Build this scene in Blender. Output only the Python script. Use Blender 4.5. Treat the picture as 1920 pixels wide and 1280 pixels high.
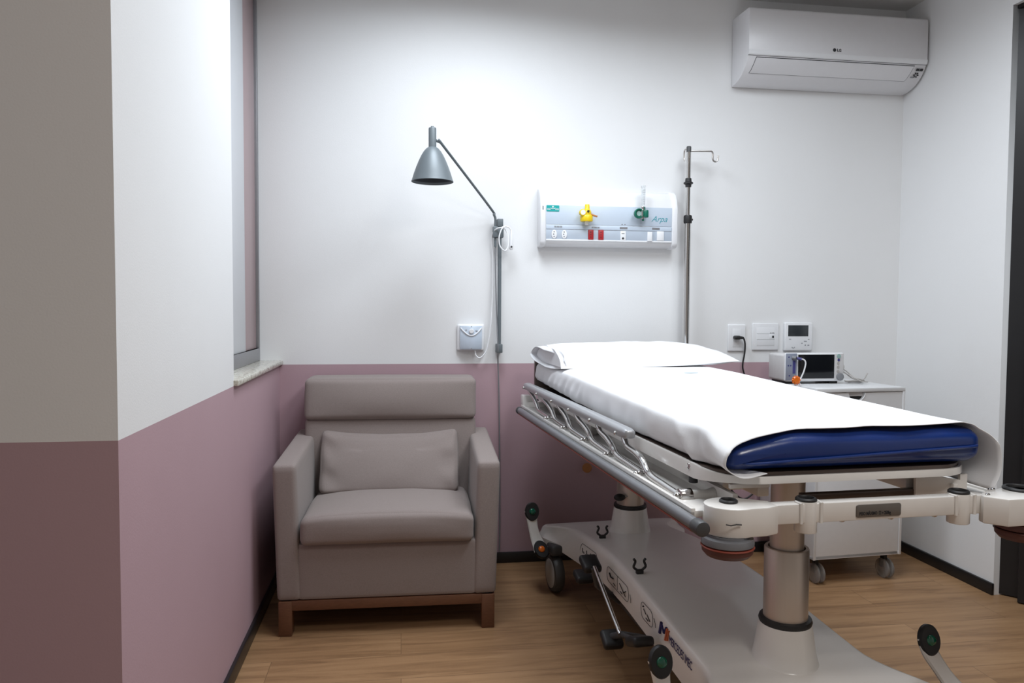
import bpy, bmesh, math, random
from mathutils import Vector, Matrix, noise
random.seed(4)
for o in list(bpy.data.objects): bpy.data.objects.remove(o, do_unlink=True)
S = bpy.context.scene; COL = S.collection
PI = math.pi; V = Vector

# ------------------------------------------------------------------ camera
cam_d = bpy.data.cameras.new('camera'); cam = bpy.data.objects.new('camera', cam_d); COL.objects.link(cam)
PITCH, YAW, ROLL = math.radians(2.545), math.radians(8.38), math.radians(.334)
fw = V((math.sin(YAW)*math.cos(PITCH), math.cos(YAW)*math.cos(PITCH), -math.sin(PITCH)))
rt = V((math.cos(YAW), -math.sin(YAW), 0)); up = rt.cross(fw)
r2 = math.cos(ROLL)*rt + math.sin(ROLL)*up; u2 = -math.sin(ROLL)*rt + math.cos(ROLL)*up
cam.matrix_world = Matrix(((r2.x, u2.x, -fw.x, 0), (r2.y, u2.y, -fw.y, 0), (r2.z, u2.z, -fw.z, 1.25), (0, 0, 0, 1)))
cam_d.sensor_width = 36; cam_d.lens = 1416/1920*36; cam_d.clip_start = .02
S.camera = cam

# ------------------------------------------------------------------ light and exposure
W = bpy.data.worlds.new('world'); S.world = W; W.use_nodes = True
bg = W.node_tree.nodes['Background']; bg.inputs[0].default_value = (1.0, .93, .88, 1); bg.inputs[1].default_value = .25
def area(name, loc, size, power, color, rot=(0, 0, 0), sy=None, spread=None):
    l = bpy.data.lights.new(name, 'AREA'); l.energy = power; l.color = color; l.size = size
    if sy: l.shape = 'RECTANGLE'; l.size_y = sy
    if spread: l.spread = spread
    o = bpy.data.objects.new(name, l); o.location = loc; o.rotation_euler = rot; COL.objects.link(o); return o
area('window_side_ceiling_light', (.30, 2.70, 2.775), .62, 24, (.86, .93, 1.0), sy=.62, spread=math.radians(166))
area('bedside_fill_light', (1.15, 1.95, 2.775), .62, 14.5, (.87, .935, 1.0), sy=.62, spread=math.radians(166))  # added lamp without a fixture, keeps the right wall and bed bright
area('corner_fill_light', (1.50, 2.50, 2.775), .62, 11.5, (.87, .935, 1.0), sy=.62, spread=math.radians(166))  # added fill lamp, strength fitted to the brightness of the surfaces
area('hall_fill_light', (1.2, .40, 2.775), .6, 25, (1.0, .96, .92))  # added fill near the camera, lifts front faces and softens the lamp shadow
vs = S.view_settings; S.display_settings.display_device = 'sRGB'
vs.view_transform = 'Standard'; vs.look = 'None'; vs.gamma = 1; vs.use_curve_mapping = False; vs.exposure = 0.0

# ------------------------------------------------------------------ materials
def lin(c): return tuple(((x/255+.055)/1.055)**2.4 if x > 10 else x/255/12.92 for x in c)
def mat(name, col, rough=.5, metal=0., var=.06, nscale=40., bump=0., bscale=None, coat=0., trans=0., ior=1.45, spec=.5, stretch=None, sheen=0.):
    m = bpy.data.materials.new(name); m.use_nodes = True; nt = m.node_tree; N = nt.nodes; L = nt.links
    b = N['Principled BSDF']
    tc = N.new('ShaderNodeTexCoord'); src = tc.outputs['Object']
    if stretch:
        mp = N.new('ShaderNodeMapping'); mp.inputs['Scale'].default_value = stretch; L.new(src, mp.inputs[0]); src = mp.outputs[0]
    nz = N.new('ShaderNodeTexNoise'); nz.inputs['Scale'].default_value = nscale; nz.inputs['Detail'].default_value = 4; L.new(src, nz.inputs['Vector'])
    mx = N.new('ShaderNodeMix'); mx.data_type = 'RGBA'
    mx.inputs[6].default_value = (*[c*(1-var) for c in col], 1); mx.inputs[7].default_value = (*[min(1, c*(1+var)) for c in col], 1)
    L.new(nz.outputs['Fac'], mx.inputs[0]); L.new(mx.outputs[2], b.inputs['Base Color'])
    b.inputs['Roughness'].default_value = rough; b.inputs['Metallic'].default_value = metal
    b.inputs['Specular IOR Level'].default_value = spec
    if coat: b.inputs['Coat Weight'].default_value = coat; b.inputs['Coat Roughness'].default_value = .08
    if trans: b.inputs['Transmission Weight'].default_value = trans; b.inputs['IOR'].default_value = ior
    if sheen: b.inputs['Sheen Weight'].default_value = sheen
    if bump:
        n2 = N.new('ShaderNodeTexNoise'); n2.inputs['Scale'].default_value = bscale or nscale*4; n2.inputs['Detail'].default_value = 3
        L.new(src, n2.inputs['Vector'])
        bp = N.new('ShaderNodeBump'); bp.inputs['Strength'].default_value = bump; bp.inputs['Distance'].default_value = .002
        L.new(n2.outputs['Fac'], bp.inputs['Height']); L.new(bp.outputs[0], b.inputs['Normal'])
    return m

def wall_mat(name, two_tone, xlimit=None):
    m = bpy.data.materials.new(name); m.use_nodes = True; nt = m.node_tree; N = nt.nodes; L = nt.links
    b = N['Principled BSDF']; b.inputs['Roughness'].default_value = .62; b.inputs['Specular IOR Level'].default_value = .3
    g = N.new('ShaderNodeNewGeometry'); sp = N.new('ShaderNodeSeparateXYZ'); L.new(g.outputs['Position'], sp.inputs[0])
    nz = N.new('ShaderNodeTexNoise'); nz.inputs['Scale'].default_value = 3; nz.inputs['Detail'].default_value = 5; L.new(g.outputs['Position'], nz.inputs['Vector'])
    def pair(a, v):
        mx = N.new('ShaderNodeMix'); mx.data_type = 'RGBA'; mx.inputs[6].default_value = (*[c*(1-v) for c in a], 1); mx.inputs[7].default_value = (*[c*(1+v) for c in a], 1)
        L.new(nz.outputs['Fac'], mx.inputs[0]); return mx.outputs[2]
    white = pair((.80, .805, .81), .02)
    if two_tone:
        mauve = pair((.46, .315, .352), .04)
        lt = N.new('ShaderNodeMath'); lt.operation = 'LESS_THAN'; lt.inputs[1].default_value = .98; L.new(sp.outputs['Z'], lt.inputs[0]); f = lt.outputs[0]
        if xlimit is not None:
            lx = N.new('ShaderNodeMath'); lx.operation = 'LESS_THAN'; lx.inputs[1].default_value = xlimit; L.new(sp.outputs['X'], lx.inputs[0])
            mu = N.new('ShaderNodeMath'); mu.operation = 'MULTIPLY'; L.new(f, mu.inputs[0]); L.new(lx.outputs[0], mu.inputs[1]); f = mu.outputs[0]
        mx = N.new('ShaderNodeMix'); mx.data_type = 'RGBA'; L.new(f, mx.inputs[0]); L.new(white, mx.inputs[6]); L.new(mauve, mx.inputs[7]); L.new(mx.outputs[2], b.inputs['Base Color'])
    else: L.new(white, b.inputs['Base Color'])
    n2 = N.new('ShaderNodeTexNoise'); n2.inputs['Scale'].default_value = 220; n2.inputs['Detail'].default_value = 2; L.new(g.outputs['Position'], n2.inputs['Vector'])
    bp = N.new('ShaderNodeBump'); bp.inputs['Strength'].default_value = .12; bp.inputs['Distance'].default_value = .002; L.new(n2.outputs['Fac'], bp.inputs['Height']); L.new(bp.outputs[0], b.inputs['Normal'])
    return m

def floor_mat():
    m = bpy.data.materials.new('oak_vinyl_planks'); m.use_nodes = True; nt = m.node_tree; N = nt.nodes; L = nt.links
    b = N['Principled BSDF']; b.inputs['Roughness'].default_value = .42; b.inputs['Specular IOR Level'].default_value = .35
    g = N.new('ShaderNodeNewGeometry')
    br = N.new('ShaderNodeTexBrick'); br.inputs['Scale'].default_value = 1; br.inputs['Brick Width'].default_value = 1.22; br.inputs['Row Height'].default_value = .18
    br.inputs['Mortar Size'].default_value = .0012; br.inputs['Mortar Smooth'].default_value = .3; br.offset = .37
    br.inputs['Color1'].default_value = (0, 0, 0, 1); br.inputs['Color2'].default_value = (1, 1, 1, 1); br.inputs['Mortar'].default_value = (.5, .5, .5, 1)
    L.new(g.outputs['Position'], br.inputs['Vector'])
    mp = N.new('ShaderNodeMapping'); mp.inputs['Scale'].default_value = (1.3, 15, 1); L.new(g.outputs['Position'], mp.inputs[0])
    ad = N.new('ShaderNodeVectorMath'); ad.operation = 'ADD'; L.new(mp.outputs[0], ad.inputs[0])
    sc = N.new('ShaderNodeVectorMath'); sc.operation = 'SCALE'; sc.inputs[3].default_value = 9; L.new(br.outputs['Color'], sc.inputs[0]); L.new(sc.outputs[0], ad.inputs[1])
    n1 = N.new('ShaderNodeTexNoise'); n1.inputs['Scale'].default_value = 1.6; n1.inputs['Detail'].default_value = 7; n1.inputs['Roughness'].default_value = .62; n1.inputs['Distortion'].default_value = .6; L.new(ad.outputs[0], n1.inputs['Vector'])
    rp = N.new('ShaderNodeValToRGB'); e = rp.color_ramp.elements
    e[0].position = .22; e[0].color = (.165, .090, .045, 1); e[1].position = .75; e[1].color = (.40, .246, .130, 1)
    k = e.new(.5); k.color = (.325, .190, .097, 1)
    L.new(n1.outputs['Fac'], rp.inputs[0])
    tone = N.new('ShaderNodeMix'); tone.data_type = 'RGBA'; tone.blend_type = 'MULTIPLY'; tone.inputs[0].default_value = 1
    r2_ = N.new('ShaderNodeValToRGB'); r2_.color_ramp.elements[0].color = (.88, .86, .84, 1); r2_.color_ramp.elements[1].color = (1.08, 1.08, 1.08, 1); L.new(br.outputs['Color'], r2_.inputs[0])
    L.new(rp.outputs[0], tone.inputs[6]); L.new(r2_.outputs[0], tone.inputs[7])
    gap = N.new('ShaderNodeMix'); gap.data_type = 'RGBA'; gap.inputs[7].default_value = (.175, .10, .052, 1); L.new(br.outputs['Fac'], gap.inputs[0]); L.new(tone.outputs[2], gap.inputs[6])
    L.new(gap.outputs[2], b.inputs['Base Color'])
    bp = N.new('ShaderNodeBump'); bp.inputs['Strength'].default_value = .08; bp.inputs['Distance'].default_value = .001; L.new(n1.outputs['Fac'], bp.inputs['Height']); L.new(bp.outputs[0], b.inputs['Normal'])
    return m

def fabric_mat(name, col, scale=900):
    m = mat(name, col, .9, 0, .16, 260, 0, sheen=.15, spec=.2); nt = m.node_tree; N = nt.nodes; L = nt.links; b = N['Principled BSDF']
    tc = [n for n in N if n.type == 'TEX_COORD'][0]
    hs = []
    for ax in ('X', 'Z', 'Y'):
        w = N.new('ShaderNodeTexWave'); w.bands_direction = ax; w.inputs['Scale'].default_value = scale/4; w.inputs['Distortion'].default_value = 6; w.inputs['Detail'].default_value = 2
        L.new(tc.outputs['Object'], w.inputs['Vector']); hs.append(w.outputs['Fac'])
    a = N.new('ShaderNodeMath'); a.operation = 'ADD'; L.new(hs[0], a.inputs[0]); L.new(hs[1], a.inputs[1])
    c = N.new('ShaderNodeMath'); c.operation = 'ADD'; L.new(a.outputs[0], c.inputs[0]); L.new(hs[2], c.inputs[1])
    bp = N.new('ShaderNodeBump'); bp.inputs['Strength'].default_value = .16; bp.inputs['Distance'].default_value = .0012; L.new(c.outputs[0], bp.inputs['Height']); L.new(bp.outputs[0], b.inputs['Normal'])
    return m

def granite_mat():
    m = mat('speckled_granite', (.62, .60, .55), .22, 0, .1, 30, coat=.2); nt = m.node_tree; N = nt.nodes; L = nt.links; b = N['Principled BSDF']
    tc = [n for n in N if n.type == 'TEX_COORD'][0]
    v = N.new('ShaderNodeTexNoise'); v.inputs['Scale'].default_value = 75; v.inputs['Detail'].default_value = 6; v.inputs['Roughness'].default_value = .7; L.new(tc.outputs['Object'], v.inputs['Vector'])
    r = N.new('ShaderNodeValToRGB'); e = r.color_ramp.elements; e[0].position = .36; e[0].color = (.22, .20, .17, 1); e[1].position = .56; e[1].color = (.66, .65, .58, 1); k = e.new(.45); k.color = (.48, .45, .38, 1)
    L.new(v.outputs['Fac'], r.inputs[0]); L.new(r.outputs[0], b.inputs['Base Color'])
    return m

M = dict(
    white_wall=wall_mat('white_wall_paint', False), two_tone=wall_mat('white_over_mauve_paint', True), two_tone_back=wall_mat('white_over_mauve_back_paint', True, 2.02),
    ceil=mat('ceiling_paint', (.72, .72, .71), .8, var=.03, nscale=6), floor=floor_mat(),
    black_base=mat('black_skirting', (.012, .012, .013), .35, var=.2), granite=granite_mat(),
    black_pvc=mat('black_folding_panel', (.012, .012, .014), .38, var=.2, nscale=12),
    alu=mat('grey_aluminium', (.30, .30, .32), .4, .6, .08), blind=mat('frosted_window_film', (.66, .68, .71), .35, var=.03, nscale=4),
    mauve_pane=mat('mauve_window_pane', (.40, .30, .31), .35, var=.05, nscale=4),
    fabric=fabric_mat('taupe_woven_fabric', (.262, .220, .206)), walnut=mat('walnut_wood', (.125, .052, .026), .42, 0, .35, 14, .1, stretch=(4, 18, 18)),
    ac_white=mat('air_conditioner_plastic', (.74, .74, .76), .3, var=.02), dark_line=mat('dark_seam', (.05, .05, .055), .6),
    ink=mat('dark_print', (.02, .02, .022), .6), grey_ink=mat('grey_print', (.28, .29, .31), .6),
    plastic=mat('white_plastic', (.80, .81, .83), .33, var=.02), blue_plastic=mat('pale_blue_plate', (.56, .64, .74), .35, var=.02),
    blue_plate2=mat('blue_grey_plate', (.45, .51, .59), .35, var=.02), yellow=mat('yellow_plastic', (.85, .60, .01), .35), red=mat('red_socket', (.42, .018, .025), .4),
    green=mat('green_plastic', (.005, .14, .09), .3), teal=mat('teal_print', (0, .36, .35), .5), teal_ink=mat('teal_ink', (.01, .28, .33), .5),
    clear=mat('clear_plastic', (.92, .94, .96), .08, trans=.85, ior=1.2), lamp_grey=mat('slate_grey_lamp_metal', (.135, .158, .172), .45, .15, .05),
    lamp_in=mat('lamp_inside', (.03, .035, .045), .6), chrome=mat('chrome', (.62, .61, .60), .10, 1, .02), steel=mat('brushed_steel', (.58, .56, .54), .28, 1, .05, 30),
    black=mat('black_rubber', (.014, .014, .015), .5, var=.2), dark_grey=mat('dark_grey_plastic', (.055, .057, .06), .45),
    bronze=mat('brushed_column_metal', (.62, .55, .49), .42, .75, .06, 90, .1, stretch=(1, 1, .05)), enamel=mat('cream_white_enamel', (.76, .74, .71), .22, var=.03, coat=.3),
    cream=mat('cream_base_shell', (.82, .79, .75), .3, var=.03, nscale=8, coat=.25), grey_rail=mat('satin_grey_rail', (.40, .41, .43), .3, .35, .04),
    bumper=mat('grey_bumper_pvc', (.17, .175, .19), .28, var=.05), rust=mat('rust_red_strip', (.26, .055, .035), .45), brown=mat('dark_red_brown_rubber', (.10, .035, .03), .45),
    deck=mat('dark_brown_deck', (.085, .062, .052), .3), vinyl=mat('navy_blue_vinyl', (.004, .026, .155), .3, 0, .12, 9, .35, 28, coat=.15),
    linen=mat('white_linen', (.80, .808, .825), .85, 0, .012, 30, .12, 420, spec=.2), shade_linen=mat('white_pillowcase', (.77, .78, .805), .85, 0, .012, 30, .12, 420, spec=.2),
    grey_wheel=mat('grey_wheel', (.06, .058, .056), .45), hub=mat('light_grey_hub', (.42, .40, .38), .4), orange=mat('orange_button', (.80, .17, .01), .25, coat=.4),
    green_btn=mat('green_button', (.004, .115, .065), .2, coat=.5), plate_dark=mat('dark_rating_plate', (.15, .135, .12), .35, .3), navy_ink=mat('navy_print', (.012, .014, .11), .5),
    orange_ink=mat('orange_print', (.52, .13, .05), .5), faint_ink=mat('faint_blue_print', (.42, .58, .66), .7),
    cab_white=mat('white_laminate', (.76, .77, .785), .3, var=.02), cab_grey=mat('light_grey_laminate', (.80, .81, .83), .4, var=.03), dark=mat('interior_shade', (.015, .015, .016), .8),
    lcd=mat('grey_lcd', (.035, .041, .046), .25), screen=mat('black_screen', (.006, .007, .009), .14), mon_grey=mat('monitor_grey', (.60, .59, .59), .4), mon_blue=mat('monitor_blue_grey', (.27, .30, .38), .4),
    mon_purple=mat('purple_connector', (.06, .06, .22), .4), tan=mat('tan_wood_knob', (.42, .17, .05), .5, 0, .15, 60), cord_grey=mat('grey_cord', (.22, .225, .24), .5), wheel_clear=mat('translucent_caster_wheel', (.62, .60, .58), .15, trans=.75),
    seal=mat('mint_cap', (.30, .45, .42), .4))

# ------------------------------------------------------------------ mesh helpers
def merge(bm, tmp, T=None):
    if T is not None: bmesh.ops.transform(tmp, matrix=T, verts=tmp.verts)
    me = bpy.data.meshes.new('t'); tmp.to_mesh(me); tmp.free(); bm.from_mesh(me); bpy.data.meshes.remove(me)
def box(bm, lo, hi, bev=0., seg=2, T=None):
    t = bmesh.new(); bmesh.ops.create_cube(t, size=1)
    for v in t.verts: v.co = V([lo[i]+(v.co[i]+.5)*(hi[i]-lo[i]) for i in range(3)])
    if bev: bmesh.ops.bevel(t, geom=list(t.edges), offset=min(bev, .49*min(hi[i]-lo[i] for i in range(3))), segments=seg, profile=.5, affect='EDGES')
    merge(bm, t, T); return bm
def frame_of(d):
    d = V(d).normalized(); a = V((0, 0, 1)) if abs(d.z) < .9 else V((1, 0, 0))
    x = a.cross(d).normalized(); return x, d.cross(x).normalized(), d
def lathe(bm, prof, o=(0, 0, 0), axis=(0, 0, 1), seg=32, cap=True, T=None):
    t = bmesh.new(); x, y, d = frame_of(axis); o = V(o); rings = []
    for r, h in prof:
        if r < 1e-6: rings.append([t.verts.new(o+d*h)])
        else: rings.append([t.verts.new(o+d*h+x*(r*math.cos(2*PI*k/seg))+y*(r*math.sin(2*PI*k/seg))) for k in range(seg)])
    for a, b in zip(rings, rings[1:]):
        for k in range(seg):
            k2 = (k+1) % seg
            if len(a) == 1 and len(b) == 1: continue
            if len(a) == 1: t.faces.new((a[0], b[k2], b[k]))
            elif len(b) == 1: t.faces.new((a[k], a[k2], b[0]))
            else: t.faces.new((a[k], a[k2], b[k2], b[k]))
    if cap:
        if len(rings[0]) > 1: t.faces.new(rings[0])
        if len(rings[-1]) > 1: t.faces.new(rings[-1])
    bmesh.ops.recalc_face_normals(t, faces=t.faces)
    merge(bm, t, T); return bm
def cyl(bm, p0, p1, r, r1=None, seg=24, bev=0.):
    p0 = V(p0); p1 = V(p1); h = (p1-p0).length; r1 = r if r1 is None else r1
    pr = [(r, 0), (r1, h)] if not bev else [(r-bev, 0), (r-bev*.3, bev*.3), (r, bev), (r1, h-bev), (r1-bev*.3, h-bev*.3), (r1-bev, h)]
    return lathe(bm, pr, p0, p1-p0, seg)
def ball(bm, c, r, sx=1, sy=1, sz=1, seg=16):
    t = bmesh.new(); bmesh.ops.create_uvsphere(t, u_segments=seg, v_segments=max(6, seg//2), radius=r)
    merge(bm, t, Matrix.Translation(V(c)) @ Matrix.Diagonal((sx, sy, sz, 1))); return bm
def spline(pts, n=8):
    P = [V(p) for p in pts]; out = []
    for i in range(len(P)-1):
        a = P[i-1] if i else P[0]*2-P[1]; b, c = P[i], P[i+1]; d = P[i+2] if i+2 < len(P) else P[-1]*2-P[-2]
        for k in range(n):
            t = k/n; out.append(.5*((2*b)+(c-a)*t+(2*a-5*b+4*c-d)*t*t+(-a+3*b-3*c+d)*t**3))
    out.append(P[-1]); return out
def tube(bm, pts, r, seg=10, smooth=0, cap=True):
    P = spline(pts, smooth) if smooth else [V(p) for p in pts]
    t = bmesh.new(); rings = []; x = None
    for i, p in enumerate(P):
        d = ((P[i+1]-p).normalized() if i < len(P)-1 else V((0, 0, 0)))+((p-P[i-1]).normalized() if i else V((0, 0, 0)))
        if d.length < 1e-6: d = V((0, 0, 1))
        d.normalize()
        if x is None: x = frame_of(d)[0]
        else: x = (x-d*x.dot(d)).normalized()
        y = d.cross(x); rr = r(i/(len(P)-1)) if callable(r) else r
        rings.append([t.verts.new(p+x*(rr*math.cos(2*PI*k/seg))+y*(rr*math.sin(2*PI*k/seg))) for k in range(seg)])
    for a, b in zip(rings, rings[1:]):
        for k in range(seg): t.faces.new((a[k], a[(k+1) % seg], b[(k+1) % seg], b[k]))
    if cap: t.faces.new(rings[0][::-1]); t.faces.new(rings[-1])
    merge(bm, t); return bm
def prism(bm, poly, h0, h1, plane='xy', bev=0., seg=2, T=None):
    """poly in a plane, extruded along the remaining axis from h0 to h1"""
    f = {'xy': lambda a, b, h: (a, b, h), 'xz': lambda a, b, h: (a, h, b), 'yz': lambda a, b, h: (h, a, b)}[plane]
    t = bmesh.new(); A = [t.verts.new(f(a, b, h0)) for a, b in poly]; B = [t.verts.new(f(a, b, h1)) for a, b in poly]
    n = len(poly); fa = t.faces.new(A); fb = t.faces.new(B[::-1])
    for k in range(n): t.faces.new((A[(k+1) % n], A[k], B[k], B[(k+1) % n]))
    bmesh.ops.recalc_face_normals(t, faces=t.faces)
    if bev:
        es = [e for e in t.edges if fa in e.link_faces or fb in e.link_faces]
        bmesh.ops.bevel(t, geom=es, offset=bev, segments=seg, profile=.5, affect='EDGES')
    bmesh.ops.triangulate(t, faces=[g for g in t.faces if len(g.verts) > 4])
    merge(bm, t, T); return bm
def loft(bm, secs, closed=True, cap=True, T=None):
    t = bmesh.new(); R = [[t.verts.new(p) for p in s] for s in secs]; n = len(R[0])
    for a, b in zip(R, R[1:]):
        for k in range(n if closed else n-1): t.faces.new((a[k], a[(k+1) % n], b[(k+1) % n], b[k]))
    if cap and closed: t.faces.new(R[0]); t.faces.new(R[-1])
    bmesh.ops.recalc_face_normals(t, faces=t.faces)
    merge(bm, t, T); return bm
def rrect(w, h, r, n=5, cx=0, cy=0):
    out = []
    for sx, sy, a0 in ((1, 1, 0), (-1, 1, PI/2), (-1, -1, PI), (1, -1, 1.5*PI)):
        for k in range(n+1):
            a = a0+k/n*PI/2; out.append((cx+sx*(w/2-r)+r*math.cos(a), cy+sy*(h/2-r)+r*math.sin(a)))
    return out
def pad(bm, lo, hi, r, bulge=(0, 0, 0), n=22, wr=0., seed=0., fn=None):
    """upholstered block: rounded box that swells on its faces"""
    t = bmesh.new(); bmesh.ops.create_cube(t, size=2); bmesh.ops.subdivide_edges(t, edges=list(t.edges), cuts=n, use_grid_fill=True)
    c = V([(lo[i]+hi[i])/2 for i in range(3)]); hs = V([(hi[i]-lo[i])/2 for i in range(3)])
    for v in t.verts:
        a = V(v.co)
        # crowd the grid to the borders so that the corners stay round
        w = V([math.copysign(1-(1-abs(q))**1.6, q) for q in a])
        p = V([w[i]*hs[i] for i in range(3)]); inn = V([max(-(hs[i]-r), min(hs[i]-r, p[i])) for i in range(3)])
        d = p-inn
        if d.length > 1e-9:
            m = max(abs(q) for q in d)
            p = inn+d.normalized()*m if sum(abs(q) > 1e-9 for q in d) > 1 else p
        for i in range(3):
            j, k = (i+1) % 3, (i+2) % 3
            p[i] += bulge[i]*(1-w[j]**2)*(1-w[k]**2)*w[i]
        if wr:
            q = c+p; p += V((1, 1, 1))*0+p.normalized()*wr*noise.noise(V((q.x*9+seed, q.y*9, q.z*14)))
        if fn: p = fn(p, w)
        v.co = c+p
    merge(bm, t); return bm
def disc_decal(bm, c, r, axis, h=.0006, seg=20): return cyl(bm, V(c), V(c)+V(axis).normalized()*h, r, seg=seg)

def obj(name, bm, m, parent=None, ang=35, label=None, flat=False):
    bmesh.ops.remove_doubles(bm, verts=bm.verts, dist=1e-6)
    for f in bm.faces: f.smooth = not flat
    for e in bm.edges:
        if len(e.link_faces) == 2 and e.calc_face_angle(0) > math.radians(ang): e.smooth = False
    me = bpy.data.meshes.new(name); bm.to_mesh(me); bm.free(); me.materials.append(m)
    o = bpy.data.objects.new(name, me); COL.objects.link(o)
    if parent: o.parent = parent
    if label: o['label'] = label
    return o
def thing(name, label, cat, loc=(0, 0, 0), rz=0, group=None):
    o = bpy.data.objects.new(name, None); o.empty_display_size = .1; COL.objects.link(o); o.location = loc; o.rotation_euler = (0, 0, rz)
    o['label'] = label; o['category'] = cat
    if group: o['group'] = group
    return o
def tag(o, label, cat, group=None):
    o['label'] = label; o['category'] = cat
    if group: o['group'] = group
    return o
def struct(name, bm, m, parent=None, label=None, cat=None, **k):
    o = obj(name, bm, m, parent, **k); o['kind'] = 'structure'
    if label: o['label'] = label
    if cat: o['category'] = cat
    return o
def text(name, s, size, origin, xdir, ydir, m, parent=None, ext=.0004, shear=0., align='LEFT', bold=0., sx=1.):
    cu = bpy.data.curves.new('t', 'FONT'); cu.body = s; cu.size = size; cu.extrude = ext; cu.shear = shear; cu.align_x = align; cu.offset = bold; cu.resolution_u = 3
    o = bpy.data.objects.new('t', cu); COL.objects.link(o); dg = bpy.context.evaluated_depsgraph_get(); dg.update()
    me = bpy.data.meshes.new_from_object(o.evaluated_get(dg)); bpy.data.objects.remove(o); bpy.data.curves.remove(cu)
    x = V(xdir).normalized(); z = x.cross(V(ydir)).normalized(); y = z.cross(x)
    T = Matrix(((x.x*sx, y.x, z.x, origin[0]), (x.y*sx, y.y, z.y, origin[1]), (x.z*sx, y.z, z.z, origin[2]), (0, 0, 0, 1)))
    me.transform(T); me.materials.clear(); me.materials.append(m); me.name = name
    q = bpy.data.objects.new(name, me); COL.objects.link(q)
    if parent: q.parent = parent
    return q
def B(): return bmesh.new()
def interp(x, xs, ys):
    if x <= xs[0]: return ys[0]
    for i in range(len(xs)-1):
        if x <= xs[i+1]:
            t = (x-xs[i])/(xs[i+1]-xs[i]); return ys[i]+(ys[i+1]-ys[i])*t
    return ys[-1]

# ------------------------------------------------------------------ room
XL, XR, YB, ZC = -.56, 2.58, 3.631, 2.79
struct('floor', box(B(), (-2.4, -1.3, -.06), (3.2, 3.8, 0)), M['floor'], label='oak coloured vinyl plank floor', cat='floor')
struct('ceiling', box(B(), (-2.4, -1.3, ZC), (3.2, 3.8, ZC+.08)), M['ceil'], label='white ceiling above the room', cat='ceiling')
struct('wall_back', box(B(), (-.9, YB, 0), (2.85, YB+.12, ZC)), M['two_tone_back'], label='back wall painted white over mauve', cat='wall')
bm = B(); box(bm, (-2.4, 1.6, 0), (XL, 2.66, ZC)); box(bm, (-.8, 2.66, 0), (XL, YB, .98)); box(bm, (-.8, 2.66, 2.70), (XL, YB, ZC))
struct('wall_left', bm, M['two_tone'], label='left wall painted white over mauve with projecting corner', cat='wall')
bm = B(); box(bm, (XR, 2.93, 0), (XR+.2, YB, ZC)); box(bm, (XR, -1.3, 2.55), (XR+.2, 2.93, ZC)); box(bm, (XR+.15, -1.3, 0), (XR+.2, 2.93, 2.55))
struct('wall_right', bm, M['white_wall'], label='white right wall ending at the dark doorway', cat='wall')
struct('baseboard_back', box(B(), (XL, YB-.013, 0), (XR, YB, .052), .002), M['black_base'], label='black baseboard along the back wall', cat='baseboard')
struct('baseboard_left', box(B(), (XL, 1.6, 0), (XL+.013, YB, .055), .002), M['black_base'], label='black baseboard along the left wall', cat='baseboard')
struct('baseboard_right', box(B(), (XR-.013, 2.925, 0), (XR, YB, .052), .002), M['black_base'], label='black baseboard along the right wall', cat='baseboard')
# window in the left wall
WX = -.65
win = bpy.data.objects.new('window_1', None); COL.objects.link(win); win['kind'] = 'structure'; win['label'] = 'narrow recessed window with frosted film in left wall'; win['category'] = 'window'
bm = B()
box(bm, (WX-.05, 2.66, 1.0), (WX+.004, YB, 1.058), .003); box(bm, (WX-.05, 2.66, 2.665), (WX+.004, YB, 2.70), .003)
box(bm, (WX-.05, 2.66, 1.058), (WX+.004, 2.70, 2.665), .003); box(bm, (WX-.05, 3.604, 1.058), (WX+.004, YB, 2.665), .003)
obj('window_frame', bm, M['alu'], win)
obj('window_pane', box(B(), (WX-.03, 2.70, 1.058), (WX-.004, 3.345, 2.665), .002), M['blind'], win, label='pale frosted pane')
obj('window_pane', box(B(), (WX-.034, 3.345, 1.058), (WX-.008, 3.604, 2.665), .002), M['mauve_pane'], win, label='mauve pane')  # far pane coloured plain mauve next to the pale one
obj('window_sill', box(B(), (-.79, 2.655, .98), (-.543, YB, 1.0), .004), M['granite'], win, label='speckled pale granite sill')
# folding door in the right wall
door = bpy.data.objects.new('door_1', None); COL.objects.link(door); door['kind'] = 'structure'; door['label'] = 'black pleated folding door in right doorway'; door['category'] = 'door'
secs_lo = []; y = 2.928; k = 0
while y > .7: secs_lo.append((2.607 if k % 2 == 0 else 2.652, y)); y -= .05; k += 1
bm = B(); rings = [[V((a, b, .006)), V((a, b, 2.545))] for a, b in secs_lo]; back = [[V((a+.008, b, .006)), V((a+.008, b, 2.545))] for a, b in secs_lo]
for i in range(len(rings)-1):
    for R_ in (rings, back):
        vs_ = [bm.verts.new(p) for p in (R_[i][0], R_[i+1][0], R_[i+1][1], R_[i][1])]; bm.faces.new(vs_)
obj('pleated_panel', bm, M['black_pvc'], door, flat=True)
obj('door_track', box(B(), (2.60, .7, 2.535), (2.66, 2.93, 2.552), .002), M['black_pvc'], door)

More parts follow.
